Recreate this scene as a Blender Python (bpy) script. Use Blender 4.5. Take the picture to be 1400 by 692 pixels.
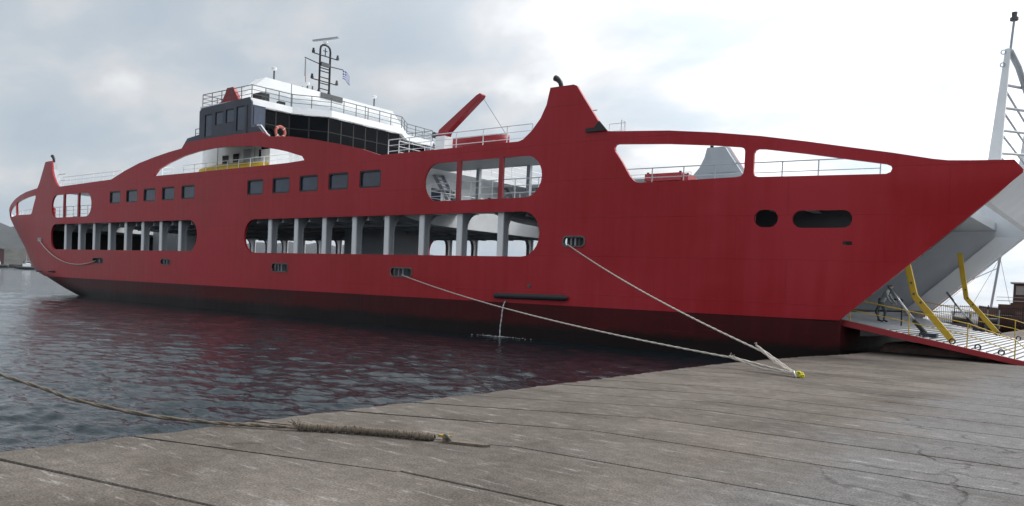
import bpy, bmesh, math, random
import numpy as np
from mathutils import Vector, Matrix
from mathutils.geometry import delaunay_2d_cdt
R = math.radians
random.seed(7); rng = np.random.default_rng(7)
for o in list(bpy.data.objects): bpy.data.objects.remove(o)
scene = bpy.context.scene
COL = scene.collection

# ------------------------------------------------------------------ camera
EYE = 2.2
FPX, YAW, PITCH, ROLL, PPY = 1089.46, 38.177, -1.602, 2.4506, 420.27      # in pixels of the 1400 px wide photograph
cam_d = bpy.data.cameras.new('camera'); cam = bpy.data.objects.new('camera', cam_d); COL.objects.link(cam)
cam_d.sensor_width = 36; cam_d.lens = 36 * FPX / 1400; cam_d.clip_start = .1; cam_d.clip_end = 20000
cam_d.shift_y = (PPY - 346) / 1400
y_, p_, r_ = R(YAW), R(PITCH), R(ROLL)
fw = Vector((-math.sin(y_) * math.cos(p_), math.cos(y_) * math.cos(p_), math.sin(p_)))
rt = Vector((math.cos(y_), math.sin(y_), 0)); up = rt.cross(fw)
up2 = up * math.cos(r_) - rt * math.sin(r_); rt2 = rt * math.cos(r_) + up * math.sin(r_)
M = Matrix((rt2, up2, -fw)).transposed().to_4x4(); M.translation = (0, 0, EYE)
cam.matrix_world = M
scene.camera = cam

# ------------------------------------------------------------------ sky and sun
SUN_AZ, SUN_EL = 28.0, 48.0           # azimuth clockwise from +Y
sd = Vector((math.sin(R(SUN_AZ)) * math.cos(R(SUN_EL)), math.cos(R(SUN_AZ)) * math.cos(R(SUN_EL)), math.sin(R(SUN_EL))))
world = bpy.data.worlds.new('World'); scene.world = world; world.use_nodes = True
wt = world.node_tree; wt.nodes.clear()
def N(t, kind, **kw):
    n = t.nodes.new(kind)
    for k, v in kw.items():
        if k.startswith('i_'): n.inputs[k[2:].replace('_', ' ')].default_value = v
        else: setattr(n, k, v)
    return n
def build_world():
    L = wt.links.new
    out = N(wt, 'ShaderNodeOutputWorld'); bg = N(wt, 'ShaderNodeBackground'); bg.inputs[1].default_value = .1
    sky = N(wt, 'ShaderNodeTexSky', sky_type='NISHITA', sun_disc=False, sun_elevation=R(SUN_EL), sun_rotation=R(SUN_AZ), air_density=1.0, dust_density=3.0)
    tc = N(wt, 'ShaderNodeTexCoord'); sep = N(wt, 'ShaderNodeSeparateXYZ'); L(tc.outputs['Generated'], sep.inputs[0])
    # a flat cloud sheet seen in perspective
    zc = N(wt, 'ShaderNodeMath', operation='MAXIMUM'); L(sep.outputs[2], zc.inputs[0]); zc.inputs[1].default_value = 0
    za = N(wt, 'ShaderNodeMath', operation='ADD'); L(zc.outputs[0], za.inputs[0]); za.inputs[1].default_value = .32
    dv = N(wt, 'ShaderNodeVectorMath', operation='DIVIDE'); L(tc.outputs['Generated'], dv.inputs[0])
    cmb = N(wt, 'ShaderNodeCombineXYZ')
    for i in (0, 1, 2): L(za.outputs[0], cmb.inputs[i])
    L(cmb.outputs[0], dv.inputs[1])
    n1 = N(wt, 'ShaderNodeTexNoise'); n1.inputs['Scale'].default_value = 2.3; n1.inputs['Detail'].default_value = 8; n1.inputs['Roughness'].default_value = .5; n1.inputs['Distortion'].default_value = .25
    mp = N(wt, 'ShaderNodeMapping'); mp.inputs['Location'].default_value = (1.3, 4.4, 0); mp.inputs['Rotation'].default_value = (0, 0, .6); mp.inputs['Scale'].default_value = (1.0, 1.5, 1)
    L(dv.outputs[0], mp.inputs[0]); L(mp.outputs[0], n1.inputs['Vector'])
    # brightness of the veil grows towards the hidden sun
    dot = N(wt, 'ShaderNodeVectorMath', operation='DOT_PRODUCT'); L(tc.outputs['Generated'], dot.inputs[0]); dot.inputs[1].default_value = sd
    gl = N(wt, 'ShaderNodeMapRange', interpolation_type='SMOOTHSTEP'); L(dot.outputs['Value'], gl.inputs[0])
    gl.inputs[1].default_value = .30; gl.inputs[2].default_value = .92; gl.inputs[3].default_value = 0; gl.inputs[4].default_value = 1
    # cloud value
    add = N(wt, 'ShaderNodeMath', operation='MULTIPLY_ADD'); L(gl.outputs[0], add.inputs[0]); add.inputs[1].default_value = .13; L(n1.outputs[0], add.inputs[2])
    ramp = N(wt, 'ShaderNodeValToRGB'); L(add.outputs[0], ramp.inputs[0])
    e = ramp.color_ramp.elements
    e[0].position = .34; e[0].color = (.49, .56, .63, 1); e[1].position = .74; e[1].color = (1.0, 1.0, 1.0, 1)
    k = ramp.color_ramp.elements.new(.47); k.color = (.56, .615, .665, 1)
    k = ramp.color_ramp.elements.new(.58); k.color = (.70, .71, .725, 1)
    gm = N(wt, 'ShaderNodeMath', operation='MULTIPLY_ADD'); L(gl.outputs[0], gm.inputs[0]); gm.inputs[1].default_value = 11.2; gm.inputs[2].default_value = 7.8
    sc = N(wt, 'ShaderNodeVectorMath', operation='SCALE'); L(ramp.outputs[0], sc.inputs[0]); L(gm.outputs[0], sc.inputs['Scale'])
    mx = N(wt, 'ShaderNodeMix', data_type='RGBA'); mx.inputs[0].default_value = .90
    L(sky.outputs[0], mx.inputs[6]); L(sc.outputs[0], mx.inputs[7]); L(mx.outputs[2], bg.inputs[0]); L(bg.outputs[0], out.inputs[0])
build_world()
sun_d = bpy.data.lights.new('sun', 'SUN'); sun_d.energy = 1.3; sun_d.angle = R(14); sun_d.color = (1, .96, .9)
sun = bpy.data.objects.new('sun', sun_d); COL.objects.link(sun); sun.rotation_euler = (-sd).to_track_quat('-Z', 'Y').to_euler()
vs = scene.view_settings; vs.view_transform = 'Standard'; vs.look = 'None'; vs.gamma = 1; vs.exposure = 0.4; vs.use_curve_mapping = False

# ------------------------------------------------------------------ materials
MATS = {}
def mat(name, col, rough=.5, metal=0., var=.12, scale=3., bump=0., bscale=20., spec=.5, stretch=(1, 1, 1), coat=0., seam=None):
    if name in MATS: return MATS[name]
    m = bpy.data.materials.new(name); m.use_nodes = True; t = m.node_tree; L = t.links.new
    b = t.nodes['Principled BSDF']; b.inputs['Roughness'].default_value = rough; b.inputs['Metallic'].default_value = metal
    b.inputs['Specular IOR Level'].default_value = spec; b.inputs['Coat Weight'].default_value = coat
    tc = N(t, 'ShaderNodeTexCoord'); mp = N(t, 'ShaderNodeMapping'); mp.inputs['Scale'].default_value = stretch
    L(tc.outputs['Object'], mp.inputs[0])
    n = N(t, 'ShaderNodeTexNoise'); n.inputs['Scale'].default_value = scale; n.inputs['Detail'].default_value = 6; n.inputs['Roughness'].default_value = .6
    L(mp.outputs[0], n.inputs['Vector'])
    rp = N(t, 'ShaderNodeValToRGB'); L(n.outputs[0], rp.inputs[0])
    c = np.array(col)
    rp.color_ramp.elements[0].position = .3; rp.color_ramp.elements[1].position = .7
    rp.color_ramp.elements[0].color = (*np.clip(c * (1 - var), 0, 1), 1); rp.color_ramp.elements[1].color = (*np.clip(c * (1 + var), 0, 1), 1)
    L(rp.outputs[0], b.inputs['Base Color'])
    rr = N(t, 'ShaderNodeMapRange'); L(n.outputs[0], rr.inputs[0]); rr.inputs[1].default_value = .3; rr.inputs[2].default_value = .7
    rr.inputs[3].default_value = max(.02, rough - .08); rr.inputs[4].default_value = min(1, rough + .08); L(rr.outputs[0], b.inputs['Roughness'])
    if bump:
        n2 = N(t, 'ShaderNodeTexNoise'); n2.inputs['Scale'].default_value = bscale; n2.inputs['Detail'].default_value = 5
        L(mp.outputs[0], n2.inputs['Vector'])
        bp = N(t, 'ShaderNodeBump'); bp.inputs['Strength'].default_value = bump; bp.inputs['Distance'].default_value = .02; L(n2.outputs[0], bp.inputs['Height']); L(bp.outputs[0], b.inputs['Normal'])
    MATS[name] = m; return m

def hull_material(name, col, col2, rough, slime=False):
    """ship's paint: broad tonal patches, thin vertical runs, plate seams and faint dents"""
    m = bpy.data.materials.new(name); m.use_nodes = True; t = m.node_tree; L = t.links.new; b = t.nodes['Principled BSDF']
    g = N(t, 'ShaderNodeNewGeometry'); pos = g.outputs['Position']
    n1 = N(t, 'ShaderNodeTexNoise'); n1.inputs['Scale'].default_value = .16; n1.inputs['Detail'].default_value = 4; L(pos, n1.inputs['Vector'])
    mp = N(t, 'ShaderNodeMapping'); mp.inputs['Scale'].default_value = (2.2, 2.2, .12); L(pos, mp.inputs[0])
    n2 = N(t, 'ShaderNodeTexNoise'); n2.inputs['Scale'].default_value = 1.; n2.inputs['Detail'].default_value = 5; n2.inputs['Roughness'].default_value = .65; L(mp.outputs[0], n2.inputs['Vector'])
    a = N(t, 'ShaderNodeMath', operation='MULTIPLY_ADD'); L(n2.outputs[0], a.inputs[0]); a.inputs[1].default_value = .45; L(n1.outputs[0], a.inputs[2])
    rp = N(t, 'ShaderNodeValToRGB'); L(a.outputs[0], rp.inputs[0])
    rp.color_ramp.elements[0].position = .56; rp.color_ramp.elements[0].color = (*col, 1); rp.color_ramp.elements[1].position = .86; rp.color_ramp.elements[1].color = (*col2, 1)
    L(rp.outputs[0], b.inputs['Base Color'])
    rr = N(t, 'ShaderNodeMapRange'); L(a.outputs[0], rr.inputs[0]); rr.inputs[1].default_value = .4; rr.inputs[2].default_value = 1.; rr.inputs[3].default_value = rough - .1; rr.inputs[4].default_value = rough + .14; L(rr.outputs[0], b.inputs['Roughness'])
    # plate seams: brick pattern in the plane of the side
    sp = N(t, 'ShaderNodeSeparateXYZ'); L(pos, sp.inputs[0]); cb = N(t, 'ShaderNodeCombineXYZ'); L(sp.outputs[0], cb.inputs[0]); L(sp.outputs[2], cb.inputs[1])
    br = N(t, 'ShaderNodeTexBrick'); L(cb.outputs[0], br.inputs['Vector']); br.inputs['Scale'].default_value = 1; br.inputs['Brick Width'].default_value = 6; br.inputs['Row Height'].default_value = 1.9; br.inputs['Mortar Size'].default_value = .018; br.inputs['Mortar Smooth'].default_value = .6; br.offset = .37
    n3 = N(t, 'ShaderNodeTexNoise'); n3.inputs['Scale'].default_value = .9; n3.inputs['Detail'].default_value = 2; L(pos, n3.inputs['Vector'])
    h = N(t, 'ShaderNodeMath', operation='MULTIPLY_ADD'); L(br.outputs['Fac'], h.inputs[0]); h.inputs[1].default_value = .3; L(n3.outputs[0], h.inputs[2])
    # plating drawn in between the frames
    sn = N(t, 'ShaderNodeMath', operation='SINE'); sx = N(t, 'ShaderNodeMath', operation='MULTIPLY'); L(sp.outputs[0], sx.inputs[0]); sx.inputs[1].default_value = 2 * math.pi / .75; L(sx.outputs[0], sn.inputs[0])
    h2 = N(t, 'ShaderNodeMath', operation='MULTIPLY_ADD'); L(sn.outputs[0], h2.inputs[0]); h2.inputs[1].default_value = .045; L(h.outputs[0], h2.inputs[2])
    dk = N(t, 'ShaderNodeMix', data_type='RGBA', blend_type='MULTIPLY'); fm = N(t, 'ShaderNodeMath', operation='MULTIPLY'); L(br.outputs['Fac'], fm.inputs[0]); fm.inputs[1].default_value = .3
    L(fm.outputs[0], dk.inputs[0]); L(rp.outputs[0], dk.inputs[6]); dk.inputs[7].default_value = (.4, .4, .4, 1)
    # scrapes from berthing, in a band above the boot line, and thin rusty runs
    ms_ = N(t, 'ShaderNodeMapping'); ms_.inputs['Scale'].default_value = (.35, .35, 9); L(pos, ms_.inputs[0]); nq = N(t, 'ShaderNodeTexNoise'); nq.inputs['Scale'].default_value = 1.3; nq.inputs['Detail'].default_value = 8; nq.inputs['Roughness'].default_value = .7; L(ms_.outputs[0], nq.inputs['Vector'])
    q1 = N(t, 'ShaderNodeMapRange'); L(nq.outputs[0], q1.inputs[0]); q1.inputs[1].default_value = .60; q1.inputs[2].default_value = .70; q1.inputs[4].default_value = .5
    q2 = N(t, 'ShaderNodeMapRange', interpolation_type='SMOOTHSTEP'); L(sp.outputs[2], q2.inputs[0]); q2.inputs[1].default_value = 3.6; q2.inputs[2].default_value = 1.6
    q3 = N(t, 'ShaderNodeMath', operation='MULTIPLY'); L(q1.outputs[0], q3.inputs[0]); L(q2.outputs[0], q3.inputs[1])
    mq = N(t, 'ShaderNodeMix', data_type='RGBA'); L(q3.outputs[0], mq.inputs[0]); L(dk.outputs[2], mq.inputs[6]); mq.inputs[7].default_value = (.20, .035, .032, 1)
    mv = N(t, 'ShaderNodeMapping'); mv.inputs['Scale'].default_value = (5, 5, .22); mv.inputs['Location'].default_value = (3, 1, 2); L(pos, mv.inputs[0]); nv = N(t, 'ShaderNodeTexNoise'); nv.inputs['Scale'].default_value = 1.; nv.inputs['Detail'].default_value = 6; L(mv.outputs[0], nv.inputs['Vector'])
    q4 = N(t, 'ShaderNodeMapRange'); L(nv.outputs[0], q4.inputs[0]); q4.inputs[1].default_value = .66; q4.inputs[2].default_value = .80; q4.inputs[4].default_value = .45
    mw = N(t, 'ShaderNodeMix', data_type='RGBA'); L(q4.outputs[0], mw.inputs[0]); L(mq.outputs[2], mw.inputs[6]); mw.inputs[7].default_value = (.13, .025, .018, 1); L(mw.outputs[2], b.inputs['Base Color'])
    bp = N(t, 'ShaderNodeBump'); bp.inputs['Strength'].default_value = .35; bp.inputs['Distance'].default_value = .05; L(h2.outputs[0], bp.inputs['Height']); L(bp.outputs[0], b.inputs['Normal'])
    b.inputs['Specular IOR Level'].default_value = .18 if slime else .27
    if slime:                                   # weed and slime along the waterline, ragged upper edge
        ns = N(t, 'ShaderNodeTexNoise'); ns.inputs['Scale'].default_value = 1.1; ns.inputs['Detail'].default_value = 7; ns.inputs['Roughness'].default_value = .7; L(pos, ns.inputs['Vector'])
        za = N(t, 'ShaderNodeMath', operation='MULTIPLY_ADD'); L(ns.outputs[0], za.inputs[0]); za.inputs[1].default_value = -.55; L(sp.outputs[2], za.inputs[2])
        ms = N(t, 'ShaderNodeMapRange', interpolation_type='SMOOTHSTEP'); L(za.outputs[0], ms.inputs[0]); ms.inputs[1].default_value = -.32; ms.inputs[2].default_value = .12; ms.inputs[3].default_value = 1; ms.inputs[4].default_value = 0
        mz = N(t, 'ShaderNodeMix', data_type='RGBA'); L(ms.outputs[0], mz.inputs[0]); L(mw.outputs[2], mz.inputs[6]); mz.inputs[7].default_value = (.012, .007, .007, 1); L(mz.outputs[2], b.inputs['Base Color'])
    MATS[name] = m; return m

RED = hull_material('hull_red', (.375, .0115, .0160), (.45, .030, .042), .36)
BOT = hull_material('hull_maroon', (.050, .0065, .008), (.085, .010, .011), .45, True)
WHITE = mat('white_paint', (.85, .87, .88), .5, var=.07, scale=.8)
LGREY = mat('light_grey_paint', (.40, .43, .46), .5, var=.08, scale=.7)
GREY = mat('grey_paint', (.28, .30, .32), .5, var=.1, scale=.6)
DGREY = mat('dark_grey_paint', (.09, .095, .1), .55, var=.15, scale=1.)
NAVY = mat('navy_paint', (.030, .036, .062), .42, var=.1, scale=.6)
BLACK = mat('black_paint', (.012, .012, .014), .45)
GLASS = mat('dark_glass', (.005, .006, .008), .06, var=.2, spec=.07)
BGLASS = mat('blue_glass', (.045, .062, .10), .08, var=.3, scale=.5)
YELLOW = mat('yellow_paint', (.55, .36, .02), .5, var=.15, scale=2)
INNER = mat('inner_paint', (.72, .75, .78), .5, var=.08, scale=.5)
REDP = mat('red_paint', (.33, .018, .026), .4, var=.1)
STEEL = mat('steel', (.45, .46, .48), .3, metal=.8)
ROPE = mat('rope_pale', (.50, .45, .40), .9, var=.25, scale=30)
ROPEB = mat('rope_brown', (.16, .13, .10), .95, var=.4, scale=25, bump=.6, bscale=60)
RUBBER = mat('rubber', (.03, .032, .036), .7, var=.25, scale=4)

# ------------------------------------------------------------------ mesh helpers
def link(name, me, m=None, parent=None):
    o = bpy.data.objects.new(name, me); COL.objects.link(o)
    if m is not None:
        for x in (m if isinstance(m, (list, tuple)) else [m]): me.materials.append(x)
    if parent is not None: o.parent = parent
    return o
def raw(name, V, F, m=None, parent=None, smooth=False, mi=None):
    me = bpy.data.meshes.new(name); me.from_pydata([tuple(map(float, v)) for v in V], [], [tuple(map(int, f)) for f in F]); me.update()
    if smooth:
        me.polygons.foreach_set('use_smooth', [True] * len(me.polygons))
    o = link(name, me, m, parent)
    if mi is not None: me.polygons.foreach_set('material_index', mi)
    return o
def empty(name, loc=(0, 0, 0), rz=0):
    o = bpy.data.objects.new(name, None); COL.objects.link(o); o.location = loc; o.rotation_euler = (0, 0, rz); o.empty_display_size = .3; return o
def tag(o, label=None, cat=None, group=None, kind=None):
    if label: o['label'] = label
    if cat: o['category'] = cat
    if group: o['group'] = group
    if kind: o['kind'] = kind
    return o
class MB:
    """collects shapes for ONE mesh"""
    def __init__(s): s.V = []; s.F = []; s.M = []
    def add(s, V, F, mi=0):
        b = len(s.V); s.V += [tuple(v) for v in V]; s.F += [tuple(b + i for i in f) for f in F]; s.M += [mi] * len(F); return s
    def box(s, x0, x1, y0, y1, z0, z1, mi=0):
        V = [(x, y, z) for z in (z0, z1) for y in (y0, y1) for x in (x0, x1)]
        return s.add(V, [(0, 2, 3, 1), (4, 5, 7, 6), (0, 1, 5, 4), (2, 6, 7, 3), (0, 4, 6, 2), (1, 3, 7, 5)], mi)
    def prism(s, poly, a, b, axis='y', mi=0):
        """poly in the plane across the axis, extruded from a to b"""
        n = len(poly); f = {'y': lambda p, t: (p[0], t, p[1]), 'x': lambda p, t: (t, p[0], p[1]), 'z': lambda p, t: (p[0], p[1], t)}[axis]
        V = [f(p, a) for p in poly] + [f(p, b) for p in poly]
        return s.add(V, [tuple(range(n))[::-1], tuple(range(n, 2 * n))] + [(i, (i + 1) % n, n + (i + 1) % n, n + i) for i in range(n)], mi)
    def tube(s, pts, r, n=6, mi=0, caps=True):
        pts = [Vector(p) for p in pts]; rr = r if isinstance(r, (list, tuple)) else [r] * len(pts); V = []; F = []
        u = None
        for i, p in enumerate(pts):
            d = (pts[min(i + 1, len(pts) - 1)] - pts[max(i - 1, 0)]).normalized()
            if u is None: u = d.orthogonal().normalized()
            else:
                u = (u - d * u.dot(d)); u = u.normalized() if u.length > 1e-5 else d.orthogonal().normalized()
            w = d.cross(u)
            for k in range(n):
                a = 2 * math.pi * (k + .5) / n; V.append(p + (u * math.cos(a) + w * math.sin(a)) * rr[i])
        for i in range(len(pts) - 1):
            for k in range(n): F.append((i * n + k, i * n + (k + 1) % n, (i + 1) * n + (k + 1) % n, (i + 1) * n + k))
        if caps: F += [tuple(range(n))[::-1], tuple(range((len(pts) - 1) * n, len(pts) * n))]
        return s.add(V, F, mi)
    def bar(s, a, b, w, h, upv=(0, 0, 1), mi=0):
        a = Vector(a); b = Vector(b); d = (b - a).normalized(); u = Vector(upv); sd_ = d.cross(u).normalized(); u = sd_.cross(d)
        V = [q + sd_ * (sx * w / 2) + u * (sz * h / 2) for q in (a, b) for sz in (-1, 1) for sx in (-1, 1)]
        return s.add(V, [(0, 1, 3, 2), (4, 6, 7, 5), (0, 4, 5, 1), (2, 3, 7, 6), (0, 2, 6, 4), (1, 5, 7, 3)], mi)
    def torus(s, c, ax, Rr, r, n=24, k=8, mi=0):
        c = Vector(c); ax = Vector(ax).normalized(); u = ax.orthogonal().normalized(); w = ax.cross(u); V = []; F = []
        for i in range(n):
            a = 2 * math.pi * i / n; e = u * math.cos(a) + w * math.sin(a)
            for j in range(k):
                b = 2 * math.pi * j / k; V.append(c + e * (Rr + r * math.cos(b)) + ax * (r * math.sin(b)))
        for i in range(n):
            for j in range(k): F.append((i * k + j, ((i + 1) % n) * k + j, ((i + 1) % n) * k + (j + 1) % k, i * k + (j + 1) % k))
        return s.add(V, F, mi)
    def build(s, name, m, parent=None, smooth=False):
        o = raw(name, s.V, s.F, m, parent, smooth, s.M if isinstance(m, (list, tuple)) else None)
        return o
def recalc(o):
    bm = bmesh.new(); bm.from_mesh(o.data); bmesh.ops.recalc_face_normals(bm, faces=bm.faces); bm.to_mesh(o.data); bm.free(); return o
def bevel(o, w=.02, seg=2):
    md = o.modifiers.new('bevel', 'BEVEL'); md.width = w; md.segments = seg; md.limit_method = 'ANGLE'; return o
def rail(name, pts, h, parent, m, bars=3, step=1.5, r=.028, closed_end=True):
    """ship's railing along a polyline of deck points"""
    b = MB(); P = [Vector(p) for p in pts]
    for k in range(1, bars + 1): b.tube([p + Vector((0, 0, h * k / bars)) for p in P], r if k == bars else r * .7, 5)
    d = 0
    for i in range(len(P) - 1):
        Ls = (P[i + 1] - P[i]).length; n = max(1, round(Ls / step))
        for j in range(n + (1 if i == len(P) - 2 else 0)):
            q = P[i].lerp(P[i + 1], j / n); b.tube([q, q + Vector((0, 0, h))], r, 5)
    return b.build(name, m, parent)

# ------------------------------------------------------------------ water
ZW = -.6
def waves(x, y, spacing):
    g = np.random.default_rng(3); h = np.zeros_like(x)
    for i in range(110):
        lam = .17 * (1.7 / .17) ** g.random(); a = R(128) + g.normal() * .55; ph = g.random() * 6.28
        k = 2 * math.pi / lam; amp = .0042 * lam ** .66
        wgt = np.clip((lam / spacing - 2.5) / 2.5, 0, 1)
        h += wgt * amp * np.sin(k * (x * math.cos(a) + y * math.sin(a)) + ph + 1.3 * np.sin(.11 * x * math.sin(a + i) + .13 * y))
    gust = .75 + .35 * np.sin(.05 * x + 1.1) * np.sin(.07 * y + .4)
    return h * gust
def build_water():
    rs = [8.5]
    while rs[-1] < 420: rs.append(rs[-1] * 1.0058)
    rs = np.array(rs); az = np.radians(np.arange(-82, 1, .125))         # clockwise from +Y
    Rg, Ag = np.meshgrid(rs, az, indexing='ij'); X = Rg * np.sin(Ag); Y = Rg * np.cos(Ag)
    Z = ZW + waves(X, Y, Rg * .0042)
    fade = np.clip((420 - Rg) / 150, 0, 1); Z = ZW + (Z - ZW) * fade
    n, m_ = X.shape; V = np.stack([X, Y, Z], -1).reshape(-1, 3)
    idx = np.arange(n * m_).reshape(n, m_); F = np.stack([idx[:-1, :-1], idx[:-1, 1:], idx[1:, 1:], idx[1:, :-1]], -1).reshape(-1, 4)
    F = F[:, ::-1]
    me = bpy.data.meshes.new('sea'); me.vertices.add(len(V)); me.vertices.foreach_set('co', V.ravel())
    me.loops.add(F.size); me.loops.foreach_set('vertex_index', F.ravel()); me.polygons.add(len(F))
    me.polygons.foreach_set('loop_start', np.arange(0, F.size, 4)); me.polygons.foreach_set('use_smooth', np.ones(len(F), bool)); me.update(); me.validate()
    m = bpy.data.materials.new('sea'); m.use_nodes = True; t = m.node_tree; L = t.links.new; b = t.nodes['Principled BSDF']
    b.inputs['Base Color'].default_value = (.006, .015, .019, 1); b.inputs['Roughness'].default_value = .05; b.inputs['IOR'].default_value = 1.33
    g = N(t, 'ShaderNodeNewGeometry'); mp = N(t, 'ShaderNodeMapping'); mp.inputs['Rotation'].default_value = (0, 0, R(-38)); mp.inputs['Scale'].default_value = (.5, 1, 1); L(g.outputs['Position'], mp.inputs[0])
    n1 = N(t, 'ShaderNodeTexNoise'); n1.inputs['Scale'].default_value = 5.0; n1.inputs['Detail'].default_value = 4; n1.inputs['Roughness'].default_value = .55; n1.inputs['Distortion'].default_value = .4; L(mp.outputs[0], n1.inputs['Vector'])
    n2 = N(t, 'ShaderNodeTexNoise'); n2.inputs['Scale'].default_value = .5; n2.inputs['Detail'].default_value = 3; L(mp.outputs[0], n2.inputs['Vector'])
    ad = N(t, 'ShaderNodeMath', operation='MULTIPLY_ADD'); L(n2.outputs[0], ad.inputs[0]); ad.inputs[1].default_value = 1.6; L(n1.outputs[0], ad.inputs[2])
    bp = N(t, 'ShaderNodeBump'); bp.inputs['Strength'].default_value = .9; bp.inputs['Distance'].default_value = .045; L(ad.outputs[0], bp.inputs['Height']); L(bp.outputs[0], b.inputs['Normal'])
    o = link('sea', me, m); tag(o, 'dark rippled harbour water between quay and far shore', 'water', kind='structure')
    # open sea farther out and around, one flat ring joined under the rippled sheet
    rr = [4, 380, 1500, 10500]; V = []; F = []; k = 96
    for q, r0 in enumerate(rr):
        for i in range(k):
            a = 2 * math.pi * i / k; V.append((r0 * math.sin(a), r0 * math.cos(a), ZW - (.55 if q < 2 else .04)))
    for q in range(len(rr) - 1):
        for i in range(k): F.append((q * k + i, q * k + (i + 1) % k, (q + 1) * k + (i + 1) % k, (q + 1) * k + i)[::-1])
    o = raw('open_sea', V, F, m); tag(o, 'flat open sea reaching to the horizon', 'water', kind='structure')
build_water()

# ------------------------------------------------------------------ quay
def concrete(name, a, b_, c, base=0):
    m = bpy.data.materials.new(name); m.use_nodes = True; t = m.node_tree; L = t.links.new; b = t.nodes['Principled BSDF']
    g = N(t, 'ShaderNodeNewGeometry'); pos = g.outputs['Position']; oi = N(t, 'ShaderNodeObjectInfo')
    n1 = N(t, 'ShaderNodeTexNoise'); n1.inputs['Scale'].default_value = .35; n1.inputs['Detail'].default_value = 7; n1.inputs['Roughness'].default_value = .62; L(pos, n1.inputs['Vector'])
    r1 = N(t, 'ShaderNodeValToRGB'); L(n1.outputs[0], r1.inputs[0]); r1.color_ramp.elements[0].position = .33; r1.color_ramp.elements[0].color = (*a, 1); r1.color_ramp.elements[1].position = .68; r1.color_ramp.elements[1].color = (*b_, 1)
    # the patched, smoother and greyer stretch away from the edge
    sp = N(t, 'ShaderNodeSeparateXYZ'); L(pos, sp.inputs[0])
    nb = N(t, 'ShaderNodeTexNoise'); nb.inputs['Scale'].default_value = .5; nb.inputs['Detail'].default_value = 5; L(pos, nb.inputs['Vector'])
    xx = N(t, 'ShaderNodeMath', operation='MULTIPLY_ADD'); L(nb.outputs[0], xx.inputs[0]); xx.inputs[1].default_value = 3.2; L(sp.outputs[0], xx.inputs[2])
    mr = N(t, 'ShaderNodeMapRange', interpolation_type='SMOOTHSTEP'); L(xx.outputs[0], mr.inputs[0]); mr.inputs[1].default_value = -2.9; mr.inputs[2].default_value = -.9
    m1 = N(t, 'ShaderNodeMix', data_type='RGBA'); L(mr.outputs[0], m1.inputs[0]); L(r1.outputs[0], m1.inputs[6]); m1.inputs[7].default_value = (*c, 1)
    # pale scrapes running across the quay
    mp = N(t, 'ShaderNodeMapping'); mp.inputs['Scale'].default_value = (.8, 4.5, 1); mp.inputs['Rotation'].default_value = (0, 0, R(-8)); L(pos, mp.inputs[0])
    n2 = N(t, 'ShaderNodeTexNoise'); n2.inputs['Scale'].default_value = 1.6; n2.inputs['Detail'].default_value = 8; n2.inputs['Roughness'].default_value = .7; L(mp.outputs[0], n2.inputs['Vector'])
    r2 = N(t, 'ShaderNodeMapRange'); L(n2.outputs[0], r2.inputs[0]); r2.inputs[1].default_value = .56; r2.inputs[2].default_value = .72; r2.inputs[3].default_value = 0; r2.inputs[4].default_value = .7
    m2 = N(t, 'ShaderNodeMix', data_type='RGBA'); L(r2.outputs[0], m2.inputs[0]); L(m1.outputs[2], m2.inputs[6]); m2.inputs[7].default_value = (.40, .385, .365, 1)
    # dark stains
    n3 = N(t, 'ShaderNodeTexNoise'); n3.inputs['Scale'].default_value = .8; n3.inputs['Detail'].default_value = 6; mp3 = N(t, 'ShaderNodeMapping'); mp3.inputs['Location'].default_value = (7, 3, 1); mp3.inputs['Scale'].default_value = (.6, 1.3, 1); L(pos, mp3.inputs[0]); L(mp3.outputs[0], n3.inputs['Vector'])
    r3 = N(t, 'ShaderNodeMapRange'); L(n3.outputs[0], r3.inputs[0]); r3.inputs[1].default_value = .52; r3.inputs[2].default_value = .75; r3.inputs[3].default_value = 0; r3.inputs[4].default_value = .6
    m3 = N(t, 'ShaderNodeMix', data_type='RGBA', blend_type='MULTIPLY'); L(r3.outputs[0], m3.inputs[0]); L(m2.outputs[2], m3.inputs[6]); m3.inputs[7].default_value = (.52, .47, .43, 1)
    # fine grit
    n4 = N(t, 'ShaderNodeTexNoise'); n4.inputs['Scale'].default_value = 38; n4.inputs['Detail'].default_value = 4; L(pos, n4.inputs['Vector'])
    r4 = N(t, 'ShaderNodeMapRange'); L(n4.outputs[0], r4.inputs[0]); r4.inputs[1].default_value = .3; r4.inputs[2].default_value = .7; r4.inputs[3].default_value = .55; r4.inputs[4].default_value = 1.38
    n7 = N(t, 'ShaderNodeTexNoise'); n7.inputs['Scale'].default_value = 5; n7.inputs['Detail'].default_value = 6; n7.inputs['Roughness'].default_value = .68; L(pos, n7.inputs['Vector'])
    r7 = N(t, 'ShaderNodeMapRange'); L(n7.outputs[0], r7.inputs[0]); r7.inputs[1].default_value = .3; r7.inputs[2].default_value = .7; r7.inputs[3].default_value = .74; r7.inputs[4].default_value = 1.22
    # slab to slab tone
    r5 = N(t, 'ShaderNodeMapRange'); L(oi.outputs['Random'], r5.inputs[0]); r5.inputs[3].default_value = .93; r5.inputs[4].default_value = 1.06
    m0 = N(t, 'ShaderNodeMath', operation='MULTIPLY'); L(r4.outputs[0], m0.inputs[0]); L(r7.outputs[0], m0.inputs[1])
    mm = N(t, 'ShaderNodeMath', operation='MULTIPLY'); L(m0.outputs[0], mm.inputs[0]); L(r5.outputs[0], mm.inputs[1])
    sc = N(t, 'ShaderNodeVectorMath', operation='SCALE'); L(m3.outputs[2], sc.inputs[0]); L(mm.outputs[0], sc.inputs['Scale'])
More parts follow.
